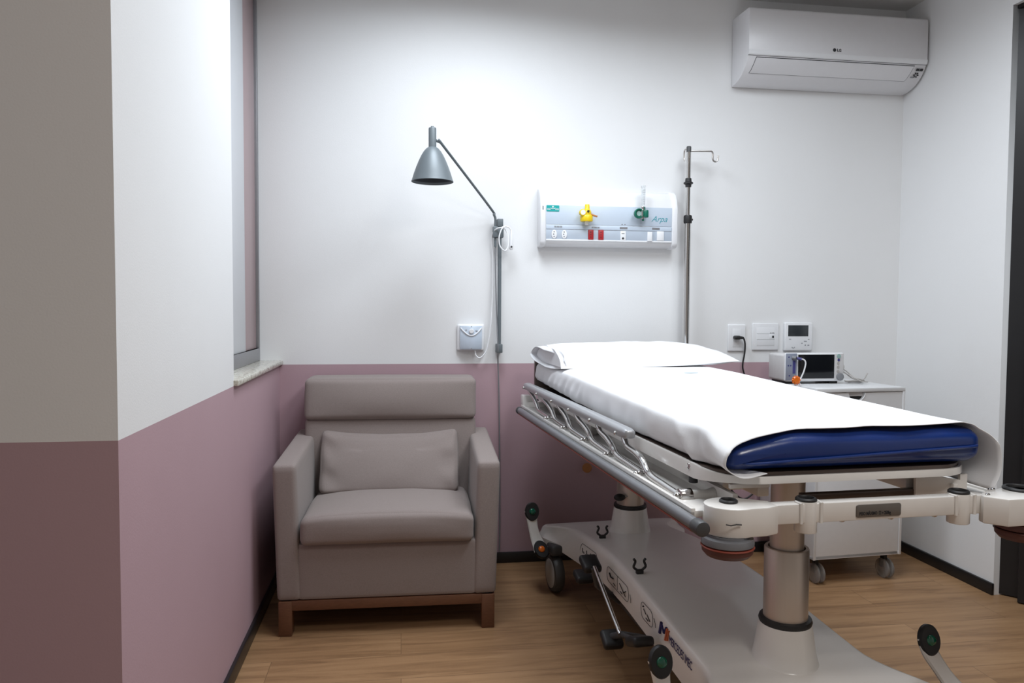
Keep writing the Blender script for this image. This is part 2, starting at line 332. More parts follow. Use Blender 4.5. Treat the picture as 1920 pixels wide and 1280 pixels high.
# ------------------------------------------------------------------ air conditioner
ac = thing('air_conditioner', 'white split air conditioner mounted high in the right corner', 'air conditioner', (1.635, YB, 2.355))
AW = 2.568-1.635
prof = [(-.003, .333), (-.18, .327), (-.187, .322), (-.19, .314), (-.192, .125), (-.190, .112), (-.183, .102), (-.174, .086), (-.160, .066), (-.140, .046), (-.112, .027), (-.078, .013), (-.045, .006), (-.003, .003)]
obj('body', prism(B(), prof, 0, AW, 'yz', .004, 2), M['ac_white'], ac)
def ac_strip(i0, pts, x0, x1, skew0, skew1, off, m, nm, lab=None):
    bm = B(); n = len(pts); secs = []
    for i, (y_, z_) in enumerate(pts):
        t = i/(n-1)
        a = pts[max(0, i-1)]; b = pts[min(n-1, i+1)]; tx, tz = b[0]-a[0], b[1]-a[1]; l = math.hypot(tx, tz); nx, nz = -tz/l, tx/l
        if nx > 0: nx, nz = -nx, -nz
        secs.append((V((x0+skew0*t, y_+nx*off, z_+nz*off)), V((x1+skew1*t, y_+nx*off, z_+nz*off)), V((x1+skew1*t, y_-nx*.001, z_-nz*.001)), V((x0+skew0*t, y_-nx*.001, z_-nz*.001))))
    loft(bm, secs); return obj(nm, bm, m, ac, label=lab)
arc = [(-.181, .0985), (-.174, .086), (-.160, .066), (-.140, .046), (-.126, .0365)]
ac_strip(0, arc, .043, .872, -.012, -.018, .0008, M['dark_line'], 'louver_gap', 'dark seam line')
arc2 = [(-.1795, .0955), (-.174, .086), (-.160, .066), (-.140, .046), (-.1285, .0375)]
ac_strip(0, arc2, .0455, .8695, -.012, -.018, .0018, M['ac_white'], 'louver')
obj('panel_seam', box(B(), (.001, -.1848, .1025), (AW-.001, -.1828, .1042)), M['dark_line'], ac, label='dark seam line')
obj('front_ridge', prism(B(), [(-.1925, .128), (-.1935, .122), (-.190, .108), (-.184, .104), (-.183, .128)], .001, AW-.001, 'yz'), M['plastic'], ac)
bm = B(); disc_decal(bm, (.437, -.1918, .147), .0085, (0, -1, 0)); obj('logo_mark', bm, M['ink'], ac)
text('logo_text', 'LG', .0185, (.450, -.1922, .1405), (1, 0, 0), (0, 0, 1), M['ink'], ac, bold=.0006)
n_ = V((0, -.78, -.62)); y_ = V((0, -.62, .78))
text('display_text', '88.88', .016, (.884, -.1725, .0765), (1, 0, 0), y_, M['ink'], ac, bold=.0012)
bm = B()
for k in range(6):
    a = k*PI/3; c = V((.895, -.1585, .060)); d = V((math.cos(a), 0, 0))+y_*math.sin(a)
    cyl(bm, c+d*.005, c+d*.013, .0022, seg=8); disc_decal(bm, c+d*.011, .0035, n_)
obj('snowflake_symbol', bm, M['ink'], ac)
obj('display_mark', box(B(), (.872, -.151, .0485), (.886, -.147, .0525)), M['grey_ink'], ac)

# ------------------------------------------------------------------ wall reading lamp
lp = thing('wall_lamp', 'slate grey swing arm reading lamp on the back wall above the armchair', 'lamp', (.466, YB, 1.035))
obj('wall_rod', tube(B(), [(0, -.045, 0), (0, -.045, .637)], .009, 14), M['lamp_grey'], lp)
obj('wall_bracket', box(B(), (-.013, -.062, .60), (.015, -.001, .637), .003), M['lamp_grey'], lp)
obj('wall_bracket', box(B(), (-.013, -.06, .0), (.015, -.001, .042), .003), M['lamp_grey'], lp)
bm = B(); box(bm, (-.034, -.066, .548), (-.010, -.036, .600), .003); box(bm, (-.02, -.060, .548), (.017, -.030, .600), .003)
obj('swivel_clamp', bm, M['lamp_grey'], lp)
arm = [(-.022, -.051, .505), (-.022, -.051, .60), (-.022, -.053, .636), (-.030, -.060, .655), (-.05, -.075, .686), (-.285, -.355, .905), (-.298, -.370, .916), (-.318, -.380, .922)]
obj('arm', tube(B(), arm, .0058, 12, 5), M['lamp_grey'], lp)
sc_ = (-.333, -.382)
prof = [(.0, .980), (.007, .980), (.0075, .976), (.015, .974), (.0165, .970), (.0165, .893)]
obj('lamp_socket', lathe(B(), prof, (sc_[0], sc_[1], 0)), M['lamp_grey'], lp)
sh = [(.0165, .893), (.024, .889), (.036, .876), (.047, .858), (.058, .835), (.069, .808), (.079, .780), (.086, .757), (.0895, .748), (.0885, .747), (.085, .757), (.077, .781), (.067, .808), (.056, .835), (.045, .857), (.034, .874), (.0, .884)]
obj('lamp_shade', lathe(B(), sh, (sc_[0], sc_[1], 0), seg=48), M['lamp_grey'], lp)
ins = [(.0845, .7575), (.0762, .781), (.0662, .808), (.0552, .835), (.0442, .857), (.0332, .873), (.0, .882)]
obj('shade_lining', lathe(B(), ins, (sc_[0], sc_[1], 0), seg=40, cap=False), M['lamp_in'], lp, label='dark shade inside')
obj('bulb', lathe(B(), [(0, .795), (.016, .80), (.024, .815), (.022, .83), (.012, .85), (.012, .88)], (sc_[0], sc_[1], 0)), M['seal'], lp)
obj('power_cord', tube(B(), [(-.022, -.051, .508), (-.021, -.048, .45), (-.013, -.040, .2), (-.008, -.062, .03), (-.003, -.03, -.06), (.006, -.012, -.25), (.010, -.012, -.55), (.012, -.012, -.85), (.010, -.016, -.975)], .0032, 8, 6), M['cord_grey'], lp)

# ------------------------------------------------------------------ nurse call unit with handset
nc = thing('nurse_call_unit', 'small square white nurse call box with cord on the back wall', 'call unit', (.332, YB, 1.107))
obj('back_plate', box(B(), (-.066, -.02, -.064), (.066, -.001, .064), .009, 3), M['plastic'], nc)
bm = B(); secs = []
for i in range(13):
    x = -.052+.104*i/12; d = .034+.018*math.sin(PI*i/12)
    secs.append([V((x, -.018, -.056)), V((x, -d+.004, -.056)), V((x, -d, -.048)), V((x, -d, .050)), V((x, -d+.004, .056)), V((x, -.018, .056))])
obj('cover', loft(bm, secs), M['blue_plastic'], nc)
bm = B(); pts = []
for i in range(13):
    x = -.050+.1*i/12; d = .034+.018*math.sin(PI*(x+.052)/.104)+.0015; pts.append((x, -d, .046-.036*math.sin(PI*i/12)))
obj('trim_band', tube(bm, pts, .0032, 8, 3), M['plastic'], nc)
bm = B(); lathe(bm, [(.0115, 0), (.0115, .006), (.009, .009), (0, .009)], (0, -.051, .031), (0, -1, 0)); obj('push_button', bm, M['plastic'], nc)
for c_, r_ in (((-.025, -.0475, .036), .0032), ((0, -.0505, .052), .0032), ((0, -.0525, -.052), .0036)): obj('screw', disc_decal(B(), c_, r_, (0, -1, 0)), M['grey_ink'], nc)
obj('printed_mark', box(B(), (.014, -.0495, .0315), (.03, -.0470, .0345)), M['grey_ink'], nc)
o_ = V((.332, YB, 1.107))
pth = [(.020, -.03, -.062), (.024, -.034, -.085), (.040, -.036, -.097), (.058, -.036, -.085), (.076, -.034, -.055), (.092, -.03, .03), (.102, -.026, .18), (.104, -.026, .35), (.098, -.03, .45), (.100, -.05, .495), (.115, -.075, .515), (.140, -.085, .522), (.158, -.082, .528)]
obj('cord', tube(B(), pth, .0030, 8, 6), M['plastic'], nc)
loop = [(.158, -.082, .528), (.139, -.088, .515), (.126, -.090, .478), (.128, -.090, .440), (.142, -.088, .418), (.160, -.084, .415), (.172, -.078, .45), (.165, -.072, .50), (.150, -.07, .525), (.172, -.072, .525), (.186, -.072, .508)]
obj('cord_loop', tube(B(), loop, .0032, 8, 6), M['plastic'], nc)
bm = B(); lathe(bm, [(.004, 0), (.006, .01), (.0085, .03), (.0095, .075), (.0085, .09), (.006, .094), (0, .095)], (.186, -.072, .512), (0, 0, -1)); obj('handset', bm, M['plastic'], nc)
bm = B(); ball(bm, (.186, -.0815, .432), .0045, 1, .5, 1); obj('handset_button', bm, M['ink'], nc, label='dark button')

# ------------------------------------------------------------------ medical gas rail panel
gp = thing('gas_outlet_panel', 'long white bedhead panel with gas outlets and sockets on the back wall', 'medical panel', (.655, YB, 1.55))
GW = .683
body = [(-.001, .272), (-.03, .268), (-.052, .252), (-.068, .225), (-.076, .192), (-.078, .185), (-.078, .022), (-.070, .008), (-.058, .001), (-.001, -.003)]
obj('body', prism(B(), body, .012, GW-.012, 'yz', .001), M['plastic'], gp)
cap_ = [(-.001, .276), (-.032, .272), (-.056, .255), (-.073, .227), (-.081, .193), (-.083, .186), (-.083, .020), (-.074, .004), (-.060, -.004), (-.001, -.007)]
for a, b in ((0, .028), (GW-.030, GW)): obj('end_cap', prism(B(), cap_, a, b, 'yz', .006, 3), M['plastic'], gp)
obj('gas_plate', box(B(), (.029, -.0800, .100), (GW-.031, -.076, .190), .0005), M['blue_plastic'], gp, label='pale blue plate')
obj('label_rail', box(B(), (.029, -.0822, .077), (GW-.031, -.076, .097), .001), M['blue_plastic'], gp)
obj('socket_plate', box(B(), (.029, -.0800, .028), (GW-.031, -.076, .075), .0005), M['blue_plate2'], gp)
obj('bottom_rail', box(B(), (.029, -.083, .022), (GW-.031, -.076, .029), .001), M['plastic'], gp)
for x in (.068, .117):
    s = obj('socket', prism(B(), [(x+.013*math.cos(a*PI/8), .052+.021*math.sin(a*PI/8)) for a in range(16)], -.084, -.079, 'xz', .001), M['plastic'], gp)
    bm = B()
    for dx, dz in ((-.001, .011), (-.003, 0), (-.001, -.011)): disc_decal(bm, (x+dx, -.0838, .052+dz), .0026, (0, -1, 0))
    obj('socket_holes', bm, M['ink'], s)
for x in (.247, .297):
    s = obj('socket', box(B(), (x-.013, -.085, .029), (x+.013, -.079, .076), .002), M['red'], gp, label='red power socket')
    bm = B()
    for dz in (.012, 0, -.012): disc_decal(bm, (x-.001, -.0848, .053+dz), .0024, (0, -1, 0))
    obj('socket_holes', bm, M['ink'], s)
s = obj('network_socket', box(B(), (.393, -.084, .028), (.421, -.079, .074), .002), M['plastic'], gp)
bm = B(); disc_decal(bm, (.406, -.0838, .038), .0055, (0, -1, 0)); box(bm, (.399, -.0846, .060), (.413, -.0838, .0625)); obj('jack', bm, M['ink'], s)
obj('rocker_switch', box(B(), (.527, -.089, .026), (.552, -.079, .072), .002), M['plastic'], gp)
obj('rocker_switch', box(B(), (.576, -.085, .030), (.612, -.079, .076), .002), M['plastic'], gp)
for x, m_ in ((.087, 'grey_ink'), (.270, 'grey_ink'), (.409, 'dark_grey'), (.571, 'dark_grey')):
    s = obj('label_strip', box(B(), (x-.019, -.0832, .083), (x+.019, -.082, .0925)), M['alu'] if m_ == 'dark_grey' else M['blue_plastic'], gp)
    if m_ == 'grey_ink':
        bm = B()
        for a, b in ((-.019, -.010), (-.008, .006), (.008, .019)): box(bm, (x+a, -.0838, .0845), (x+b, -.083, .0912))
        obj('label_print', bm, M['grey_ink'], s)
obj('indicator_marks', box(box(B(), (.399, -.0808, .1035), (.405, -.0798, .107)), (.413, -.0808, .1035), (.419, -.0798, .107)), M['alu'], gp)
s = obj('logo_plate', prism(B(), rrect(.062, .029, .003, 3, .061, .174), -.0812, -.079, 'xz'), M['teal'], gp, label='teal logo plate')
bm = B(); disc_decal(bm, (.061, -.0812, .1815), .0042, (0, -1, 0))
tube(bm, [(.050, -.0815, .1760), (.055, -.0815, .1725), (.061, -.0815, .1710), (.067, -.0815, .1725), (.072, -.0815, .1760)], .0017, 6, 4)
for x in (.036, .0415, .047, .0755, .081, .0865): tube(bm, [(x-.0017, -.0815, .1665), (x-.0017, -.0815, .1735), (x+.0014, -.0815, .1735), (x+.0017, -.0815, .1665)], .0009, 6)
obj('logo_mark', bm, M['plastic'], s)
text('brand_text', 'Arpa', .040, (.548, -.0806, .122), (1, 0, 0), (0, 0, 1), M['teal_ink'], gp, shear=.42, bold=-.0003)
obj('side_mark', box(B(), (.010, -.0838, .167), (.016, -.082, .185)), M['grey_ink'], gp)
# plugged into the panel
P0 = (.868, YB-.08, 1.70)
vr = thing('vacuum_regulator', 'yellow vacuum regulator plugged into the bedhead panel', 'regulator', P0)
bm = B(); lathe(bm, [(.028, -.038), (.030, -.034), (.030, -.014), (.026, -.008), (.018, -.005)], (.005, -.030, 0)); obj('cap', bm, M['yellow'], vr)
bm = B(); lathe(bm, [(.020, -.010), (.020, .006), (.017, .014), (.014, .018), (.0115, .022), (.0115, .040), (.010, .043)], (.008, -.030, 0)); box(bm, (-.004, -.03, -.004), (.02, .0, .012), .003); obj('body', bm, M['yellow'], vr)
bm = B(); cyl(bm, (-.018, -.034, .002), (-.018, -.056, .002), .016, bev=.003); obj('gauge', bm, M['yellow'], vr)
bm = B(); disc_decal(bm, (-.018, -.056, .002), .012, (0, -1, 0)); obj('gauge_face', bm, M['plastic'], vr)
bm = B(); tube(bm, [(.024, -.038, -.004), (.042, -.044, -.012), (.054, -.046, -.015)], .0045, 10, 4); obj('hose_nozzle', bm, M['tan'], vr)
bm = B(); cyl(bm, (.006, -.030, -.054), (.006, -.030, -.036), .009); obj('lower_fitting', bm, M['plastic'], vr)
obj('knob', cyl(B(), (.008, -.050, .008), (.008, -.056, .008), .0055), M['ink'], vr)
obj('gauge_rim_mark', box(B(), (-.032, -.052, -.008), (-.024, -.04, .010), .001), M['ink'], vr)
P1 = (1.145, YB-.0835, 1.705)
fm = thing('oxygen_flowmeter', 'green oxygen flowmeter with clear tube plugged into the bedhead panel', 'flowmeter', P1)
bm = B(); lathe(bm, [(.024, 0), (.024, .014), (.021, .018), (.019, .018), (.018, .008), (0, .008)], (-.016, -.025, 0), (0, -1, 0)); obj('knob', bm, M['green'], fm)
bm = B(); disc_decal(bm, (-.016, -.034, 0), .012, (0, -1, 0)); obj('knob_face', bm, M['seal'], fm)
bm = B(); cyl(bm, (.018, -.028, -.018), (.018, -.028, .018), .015, bev=.004, seg=12); cyl(bm, (.006, -.028, -.034), (.006, -.028, -.018), .005); box(bm, (-.01, -.03, -.012), (.02, 0, .012), .003); cyl(bm, (.006, -.028, .012), (.006, -.028, .032), .011, bev=.002); obj('valve_body', bm, M['green'], fm)
bm = B(); cyl(bm, (.002, -.032, -.026), (.002, -.032, .034), .0085, bev=.002); obj('nut', bm, M['chrome'], fm)
bm = B(); lathe(bm, [(.010, .034), (.010, .125), (.012, .127), (.012, .134), (.009, .134), (.008, .04)], (.006, -.028, 0)); obj('flow_tube', bm, M['clear'], fm)
bm = B()
for k in range(7): box(bm, (.001, -.0388, .045+k*.011), (.010, -.0378, .0462+k*.011))
obj('scale_marks', bm, M['grey_ink'], fm)

# ------------------------------------------------------------------ wall plates on the right
wp = thing('power_outlet', 'tall white wall outlet with a black plug in it', 'outlet', (1.686, YB, 1.105))
obj('plate', box(B(), (-.047, -.010, -.068), (.047, -.001, .068), .006, 3), M['plastic'], wp)
obj('module', box(B(), (-.022, -.0112, -.046), (.022, -.009, .046), .0006), M['plastic'], wp)
wp2 = thing('data_outlet', 'square white wall plate between the plugged outlet and the thermostat', 'outlet', (1.841, YB, 1.111))
obj('plate', box(B(), (-.071, -.010, -.069), (.071, -.001, .069), .008, 3), M['plastic'], wp2)
bm = B(); box(bm, (-.048, -.0112, -.046), (.048, -.009, .046), .0006); obj('module', bm, M['plastic'], wp2)
obj('module_seam', box(box(B(), (-.048, -.0115, -.0155), (.048, -.0105, -.0145)), (-.048, -.0115, .0145), (.048, -.0105, .0155)), M['grey_ink'], wp2)
bm = B(); box(bm, (.020, -.0125, -.010), (.046, -.011, .012), .0005); obj('jack_frame', bm, M['plastic'], wp2)
bm = B(); box(bm, (.034, -.0132, -.006), (.044, -.0122, .005)); box(bm, (.024, -.0118, .018), (.030, -.0112, .0205)); box(bm, (.034, -.0118, .018), (.046, -.0112, .0205)); obj('jack', bm, M['ink'], wp2)
th = thing('thermostat', 'white wall thermostat with a dark display above the monitor', 'thermostat', (2.013, YB, 1.110))
obj('case', box(B(), (-.074, -.024, -.071), (.078, -.001, .074), .006, 3), M['plastic'], th)
obj('display', box(B(), (-.057, -.0252, .004), (.053, -.023, .060), .0005), M['lcd'], th)
obj('button', disc_decal(B(), (.038, -.0242, -.042), .0035, (0, -1, 0)), M['grey_ink'], th)
for a, b, c, d in ((.030, -.024, .046, -.020), (.016, -.034, .023, -.030), (.050, -.045, .060, -.040), (.052, -.014, .060, -.011)): obj('button', box(B(), (a, -.0247, b), (c, -.0239, d)), M['grey_ink'], th)
obj('printed_mark', box(B(), (-.052, -.0247, -.013), (-.040, -.0239, -.010)), M['grey_ink'], th)
obj('logo_mark', tube(B(), [(-.036, -.0245, -.052), (-.028, -.0245, -.057), (-.02, -.0245, -.052)], .0018, 6), M['grey_ink'], th)
pc = thing('power_cable', 'black power cable from the wall outlet down behind the stretcher', 'cable', (1.678, YB-.0112, 1.107))
bm = B(); pad(bm, (-.016, -.032, -.010), (.018, -.001, .010), .008, n=6); lathe(bm, [(.008, 0), (.0075, .010), (.005, .018)], (.016, -.020, 0), (1, -.25, -.1)); obj('plug', bm, M['black'], pc)
obj('cable', tube(B(), [(.028, -.024, -.001), (.034, -.026, -.008), (.040, -.026, -.035), (.040, -.022, -.08), (.033, -.018, -.145), (.050, -.012, -.21), (.055, -.012, -.32), (.0, -.016, -.50), (-.035, -.016, -.66), (-.028, -.014, -.745), (.005, -.012, -.795), (.055, -.012, -.825), (.10, -.010, -.805), (.115, -.010, -.78)], .0042, 8, 8), M['black'], pc)
wk = thing('wooden_peg', 'small round wooden knob on the mauve wall under the stretcher', 'knob', (.92, YB, .462))
bm = B(); lathe(bm, [(.010, 0), (.009, .02), (.012, .032), (.022, .038), (.024, .044), (.022, .050), (0, .053)], (0, 0, 0), (-.35, -1, .1)); obj('peg_head', bm, M['tan'], wk)

# ------------------------------------------------------------------ armchair
ch = thing('armchair', 'taupe fabric armchair with wooden legs beside the left wall', 'armchair', (-.049, 2.895, 0), math.radians(-1.6))
bm = B(); box(bm, (-.405, .002, .096), (.405, .05, .134), .003); box(bm, (-.405, .60, .096), (.405, .645, .134), .003); box(bm, (-.408, .03, .096), (-.36, .62, .134), .003); box(bm, (.36, .03, .096), (.408, .62, .134), .003)
obj('base_frame', bm, M['walnut'], ch, label='walnut brown wooden frame')
for sx in (-1, 1):
    for y0 in (0, .60):
        x0 = .360; bm = B(); box(bm, (min(sx*x0, sx*.411), y0-.002, 0), (max(sx*x0, sx*.411), y0+.052, .134), .004); obj('leg', bm, M['walnut'], ch)
for sx in (-1, 1):
    def fn(p, w, sx=sx):
        h = p.z/.275  # flare outwards with height, rise slightly to the back
        p.x += sx*.008*h; p.z += (.018*w.y if w.z > .3 else 0); return p
    bm = B(); x = sx*.380; pad(bm, (x-.044, 0, .135), (x+.044, .645, .672), .016, (.004, .003, .003), 16, fn=fn); obj('arm', bm, M['fabric'], ch)
bm = B(); pad(bm, (-.338, .004, .135), (.338, .60, .352), .010, (0, .004, 0), 12); obj('front_panel', bm, M['fabric'], ch)
def seatfn(p, w):
    p.z += .012*(1-w.x**2)*(1 if w.z > 0 else .2) - .012*max(0, w.y)*(w.z > 0)
    p.z += -.010*(abs(w.x)**6)*(w.z > 0); return p
bm = B(); pad(bm, (-.327, -.030, .350), (.327, .50, .464), .024, (.003, .014, .010), 26, .003, 2.0, seatfn); obj('seat_cushion', bm, M['fabric'], ch)
bm = B()
tube(bm, rrect(.640, .10, .034, 6, 0, .405) and [V((a, -.0375+.5*abs(a/.32)**8*.014, b)) for a, b in rrect(.640, .088, .036, 6, 0, .408)]+[V((.32, -.030, .416))], .0022, 6); bm.free()
def backfn(p, w):
    p.y += .055*(p.z+.26)/.52 - .03; return p
bm = B(); pad(bm, (-.385, .475, .34), (.370, .66, .757), .022, (.0, .006, .0), 18, 0, 0, backfn); obj('backrest', bm, M['fabric'], ch)
bm = B(); pad(bm, (-.386, .488, .752), (.371, .685, .934), .024, (.0, .020, .004), 20, .002, 5, lambda p, w: V((p.x, p.y+.012*w.z, p.z))); obj('headrest', bm, M['fabric'], ch)
def lumfn(p, w):
    p.z += .014*abs(w.x)**3*(1 if w.z > 0 else .0)*(w.z > 0) - .012*(1-w.x**2)*(w.z > .5); p.y += .07*(p.z/.12) + .0; 
    q = abs(w.x); cre = math.exp(-((q-.86)/.10)**2)*(math.sin(w.z*7+w.x*2)*.007)
    p.y += cre*(w.y < 0); return p
bm = B(); pad(bm, (-.305, .385, .458), (.284, .50, .696), .026, (.004, .030, .004), 28, .004, 9, lumfn); obj('lumbar_cushion', bm, M['fabric'], ch)

# ------------------------------------------------------------------ stretcher (local axes: u across, v to the head, w up)
BED = math.radians(3.0)
st = thing('hospital_stretcher', 'cream white hospital stretcher on casters with folded side rail', 'hospital bed', (1.007, 2.518, 0), BED)
def bobj(n, bm, m, p=None, **k): return obj(n, bm, M[m], p or st, **k)
vk = [-.95, -.88, -.80, -.72, -.65, -.5, -.2, 0, .2, .4, .6, .7, .75, .80, .85, .90]
ztk = [.262, .274, .285, .291, .297, .306, .328, .334, .330, .316, .292, .281, .276, .270, .262, .248]
htk = [.30, .335, .325, .27, .236, .237, .235, .228, .222, .218, .215, .220, .245, .30, .338, .30]
hbk = [.315, .345, .345, .30, .252, .240, .238, .232, .228, .226, .240, .285, .33, .348, .350, .315]
zbk = [.205, .205, .205, .205, .172, .182, .202, .208, .204, .19, .172, .190, .203, .205, .205, .205]
secs = []
N_ = 60
for i in range(N_+1):
    v = -.95+1.85*i/N_
    ss = lambda ys: sum(interp(v+d, vk, ys)*w for d, w in ((-.03, .25), (0, .5), (.03, .25)))
    zt, ht, hb, zb = ss(ztk), ss(htk), ss(hbk), ss(zbk)
    half = [(hb, zb), (hb-.001, zb+.3*(zt-zb)), (ht+.006, zt-.022), (ht+.001, zt-.009), (ht-.007, zt-.002), (ht-.018, zt), (ht*.5, zt+.001)]
    secs.append([V((-a, v, b)) for a, b in half]+[V((a, v, b)) for a, b in half[::-1]])
bm = B(); loft(bm, secs); bobj('base_shell', bm, 'cream', ang=50)
bobj('undercarriage', box(B(), (-.19, -.80, .13), (.19, .80, .20), .02), 'dark_grey')
for cv, rz in ((-.62, 0), (.59, 0)):
    lathe_p = [(.112, .284), (.096, .289), (.087, .298), (.081, .325), (.070, .396), (.067, .401)]
    bm = B(); lathe(bm, lathe_p, (0, cv, 0), seg=40); bobj('column_boot', bm, 'cream')
    bm = B(); lathe(bm, [(.060, .395), (.068, .397), (.0705, .405), (.068, .413), (.058, .415)], (0, cv, 0), seg=40); bobj('column_seal', bm, 'black')
    bm = B(); lathe(bm, [(.0585, .41), (.0585, .603), (.0565, .606), (.049, .606), (.049, .590)], (0, cv, 0), seg=40); bobj('column_tube', bm, 'bronze', label='lower bronze coloured tube')
    bm = B(); lathe(bm, [(.053, .585), (.053, .600), (.046, .602), (.046, .59)], (0, cv, 0), seg=32); bobj('wiper_ring', bm, 'black')
    bm = B(); lathe(bm, [(.0445, .59), (.0445, .800), (.047, .802), (.047, .826), (.052, .830), (.052, .842)], (0, cv, 0), seg=40); bobj('column_tube', bm, 'bronze', label='upper bronze coloured tube')
bm = B(); tube(bm, [(.0, .55, .457), (-.045, .54, .457)], .004, 8); bobj('brake_lever', bm, 'steel')
bm = B(); ball(bm, (-.068, .535, .456), .017, 1.5, 1, .9); bobj('lever_knob', bm, 'black')
# clips on the base
for (a, b) in ((-.165, .465), (-.19, -.02)):
    z = interp(b, vk, ztk); bm = B(); box(bm, (a-.013, b-.008, z-.002), (a+.013, b+.008, z+.014), .003)
    for s in (-1, 1): tube(bm, [(a+s*.009, b, z+.012), (a+s*.022, b, z+.024), (a+s*.016, b, z+.042), (a+s*.022, b, z+.052)], .0045, 8, 4)
    bobj('hose_clip', bm, 'black')
# casters
for (a, b, s) in ((-.297, .723, .07), (.297, .723, .1), (-.297, -.80, -.3), (.297, -.80, .2)):
    ax = (math.cos(s), math.sin(s), 0)
    bm = B(); lathe(bm, [(.064, -.023), (.076, -.021), (.083, -.009), (.083, .009), (.076, .021), (.064, .023)], (a, b, .083), ax, 36); w = bobj('caster_wheel', bm, 'grey_wheel')
    bm = B(); lathe(bm, [(0, -.027), (.05, -.027), (.063, -.0235), (.063, .0235), (.05, .027), (0, .027)], (a, b, .083), ax, 32); bobj('hub', bm, 'hub', w)
    Tw = Matrix.Translation((a, b, 0)) @ Matrix.Rotation(s, 4, 'Z'); bm = B(); box(bm, (-.03, -.045, .168), (.03, .035, .215), .012, 3, Tw); bobj('caster_fork', bm, 'dark_grey', w)
# steering levers
def lever(a, b, out=0.):
    # green pad at the upper head side, orange pad below towards the foot
    P = [V((a-.014, b+.012, .352)), V((a-.016, b+.004, .325)), V((a-.012+out*.35, b-.006, .285)), V((a-.002+out*.7, b-.024, .240)), V((a+.014+out, b-.052, .200))]
    Q = spline(P, 6); secs = []
    for i, p in enumerate(Q):
        t = (Q[min(i+1, len(Q)-1)]-Q[max(i-1, 0)]).normalized(); x = V((1, 0, 0)); x = (x-t*x.dot(t)).normalized(); n = t.cross(x)
        k = i/(len(Q)-1); w = .0215+.012*abs(2*k-1)**2
        secs.append([p+x*(w*cx)+n*(.007*cy) for cx, cy in ((-1, -.4), (-.8, -1), (.8, -1), (1, -.4), (1, .4), (.8, 1), (-.8, 1), (-1, .4))])
    bm = B(); loft(bm, secs); l = bobj('steering_lever', bm, 'enamel')
    for p, t, m_, nm in ((P[0], (P[0]-P[1]).normalized(), 'green_btn', 'green_pedal_button'), (P[4], (P[4]-P[3]).normalized(), 'orange', 'orange_pedal_button')):
        x = V((1, 0, 0)); x = (x-t*x.dot(t)).normalized(); n = t.cross(x)
        if n.y > 0: n = -n
        T = Matrix(((x.x, t.x, n.x, p.x), (x.y, t.y, n.y, p.y), (x.z, t.z, n.z, p.z), (0, 0, 0, 1)))
        bm = B(); lathe(bm, [(0, -.009), (.85, -.009), (1, -.004), (1, .006), (.9, .011), (0, .012)], (0, 0, 0), seg=28, T=T @ Matrix.Diagonal((.0315, .041, 1, 1))); pd = bobj('pedal_pad', bm, 'black', l)
        bm = B(); ball(bm, (0, 0, 0), .0145, 1, 1, .55); bmesh.ops.transform(bm, matrix=T @ Matrix.Translation((0, 0, .0115)), verts=bm.verts); bobj(nm, bm, m_, l, label=m_.replace('_btn', '')+' pedal button')
lever(-.382, .742); lever(-.376, -.70); lever(.395, -.715, .05)
# foot pedals on the long side
bm = B(); tube(bm, [(-.315, .10, .322), (-.315, -.178, .196)], .0075, 12); bobj('pedal_rod', bm, 'chrome')
for k, (c, ln, ry) in enumerate((((-.315, .150, .318), .042, .30), ((-.300, .285, .222), .036, .2), ((-.325, -.125, .158), .034, .5), ((-.296, -.300, .226), .046, -.38))):
    T = Matrix.Translation(V(c)) @ Matrix.Rotation(ry, 4, 'X')
    bm = B(); box(bm, (-.034, -ln, -.015), (.034, ln, .015), .011, 3, T); bobj('foot_pedal', bm, 'black')
for p_, r_ in (([(-.24, .30, .215), (-.30, .305, .22)], .012), ([(-.20, .15, .17), (-.29, .14, .24), (-.315, .11, .318)], .012), ([(-.20, -.18, .17), (-.31, -.178, .196), (-.325, -.12, .165)], .011), ([(-.31, -.178, .196), (-.295, -.27, .215)], .008)): bobj('pedal_bracket', tube(B(), p_, r_, 12), 'dark_grey')
# printed marks on the base side
def pan_u(v, z=.27): 
    ht, hb, zt, zb = (interp(v, vk, k) for k in (htk, hbk, ztk, zbk)); t = (z-zb)/(zt-.022-zb); return -(hb+(ht+.006-hb)*max(0, min(1, t)))-.0025
def decal(bm, pts, r): tube(bm, [V((pan_u(v, z), v, z)) for v, z in pts], r, 6)
def rr_dec(bm, v0, v1, z0, z1, tilt):
    pts = []
    for a, b in rrect(abs(v1-v0), z1-z0, .022, 4, (v0+v1)/2, (z0+z1)/2)+[rrect(abs(v1-v0), z1-z0, .022, 4, (v0+v1)/2, (z0+z1)/2)[0]]:
        pts.append((a, b+tilt*(a-(v0+v1)/2)))
    decal(bm, pts, .0009)
bm = B(); rr_dec(bm, .34, .56, .228, .275, -.10)
for k in range(9): decal(bm, [(.38+.018*k, .247-.0018*k), (.39+.018*k, .240-.0018*k+.012*(k % 3))], .002)
bobj('pedal_diagram', bm, 'ink', label='printed pedal symbols near the head end')
bm = B(); rr_dec(bm, -.04, .21, .235, .29, -.02); decal(bm, [(.085, .288), (.085, .238)], .0008); decal(bm, [(.18, .268), (.165, .258), (.135, .262)], .0026); decal(bm, [(.06, .272), (-.005, .248)], .0016); decal(bm, [(.02, .255), (0, .262), (-.01, .27)], .0016); decal(bm, [(.13, .247), (.11, .244)], .0016); decal(bm, [(.05, .247), (.03, .245)], .0016); decal(bm, [(-.055, .275), (-.065, .262), (-.065, .25)], .001)
bobj('pedal_diagram', bm, 'ink', label='printed pedal symbols in the middle of the base')
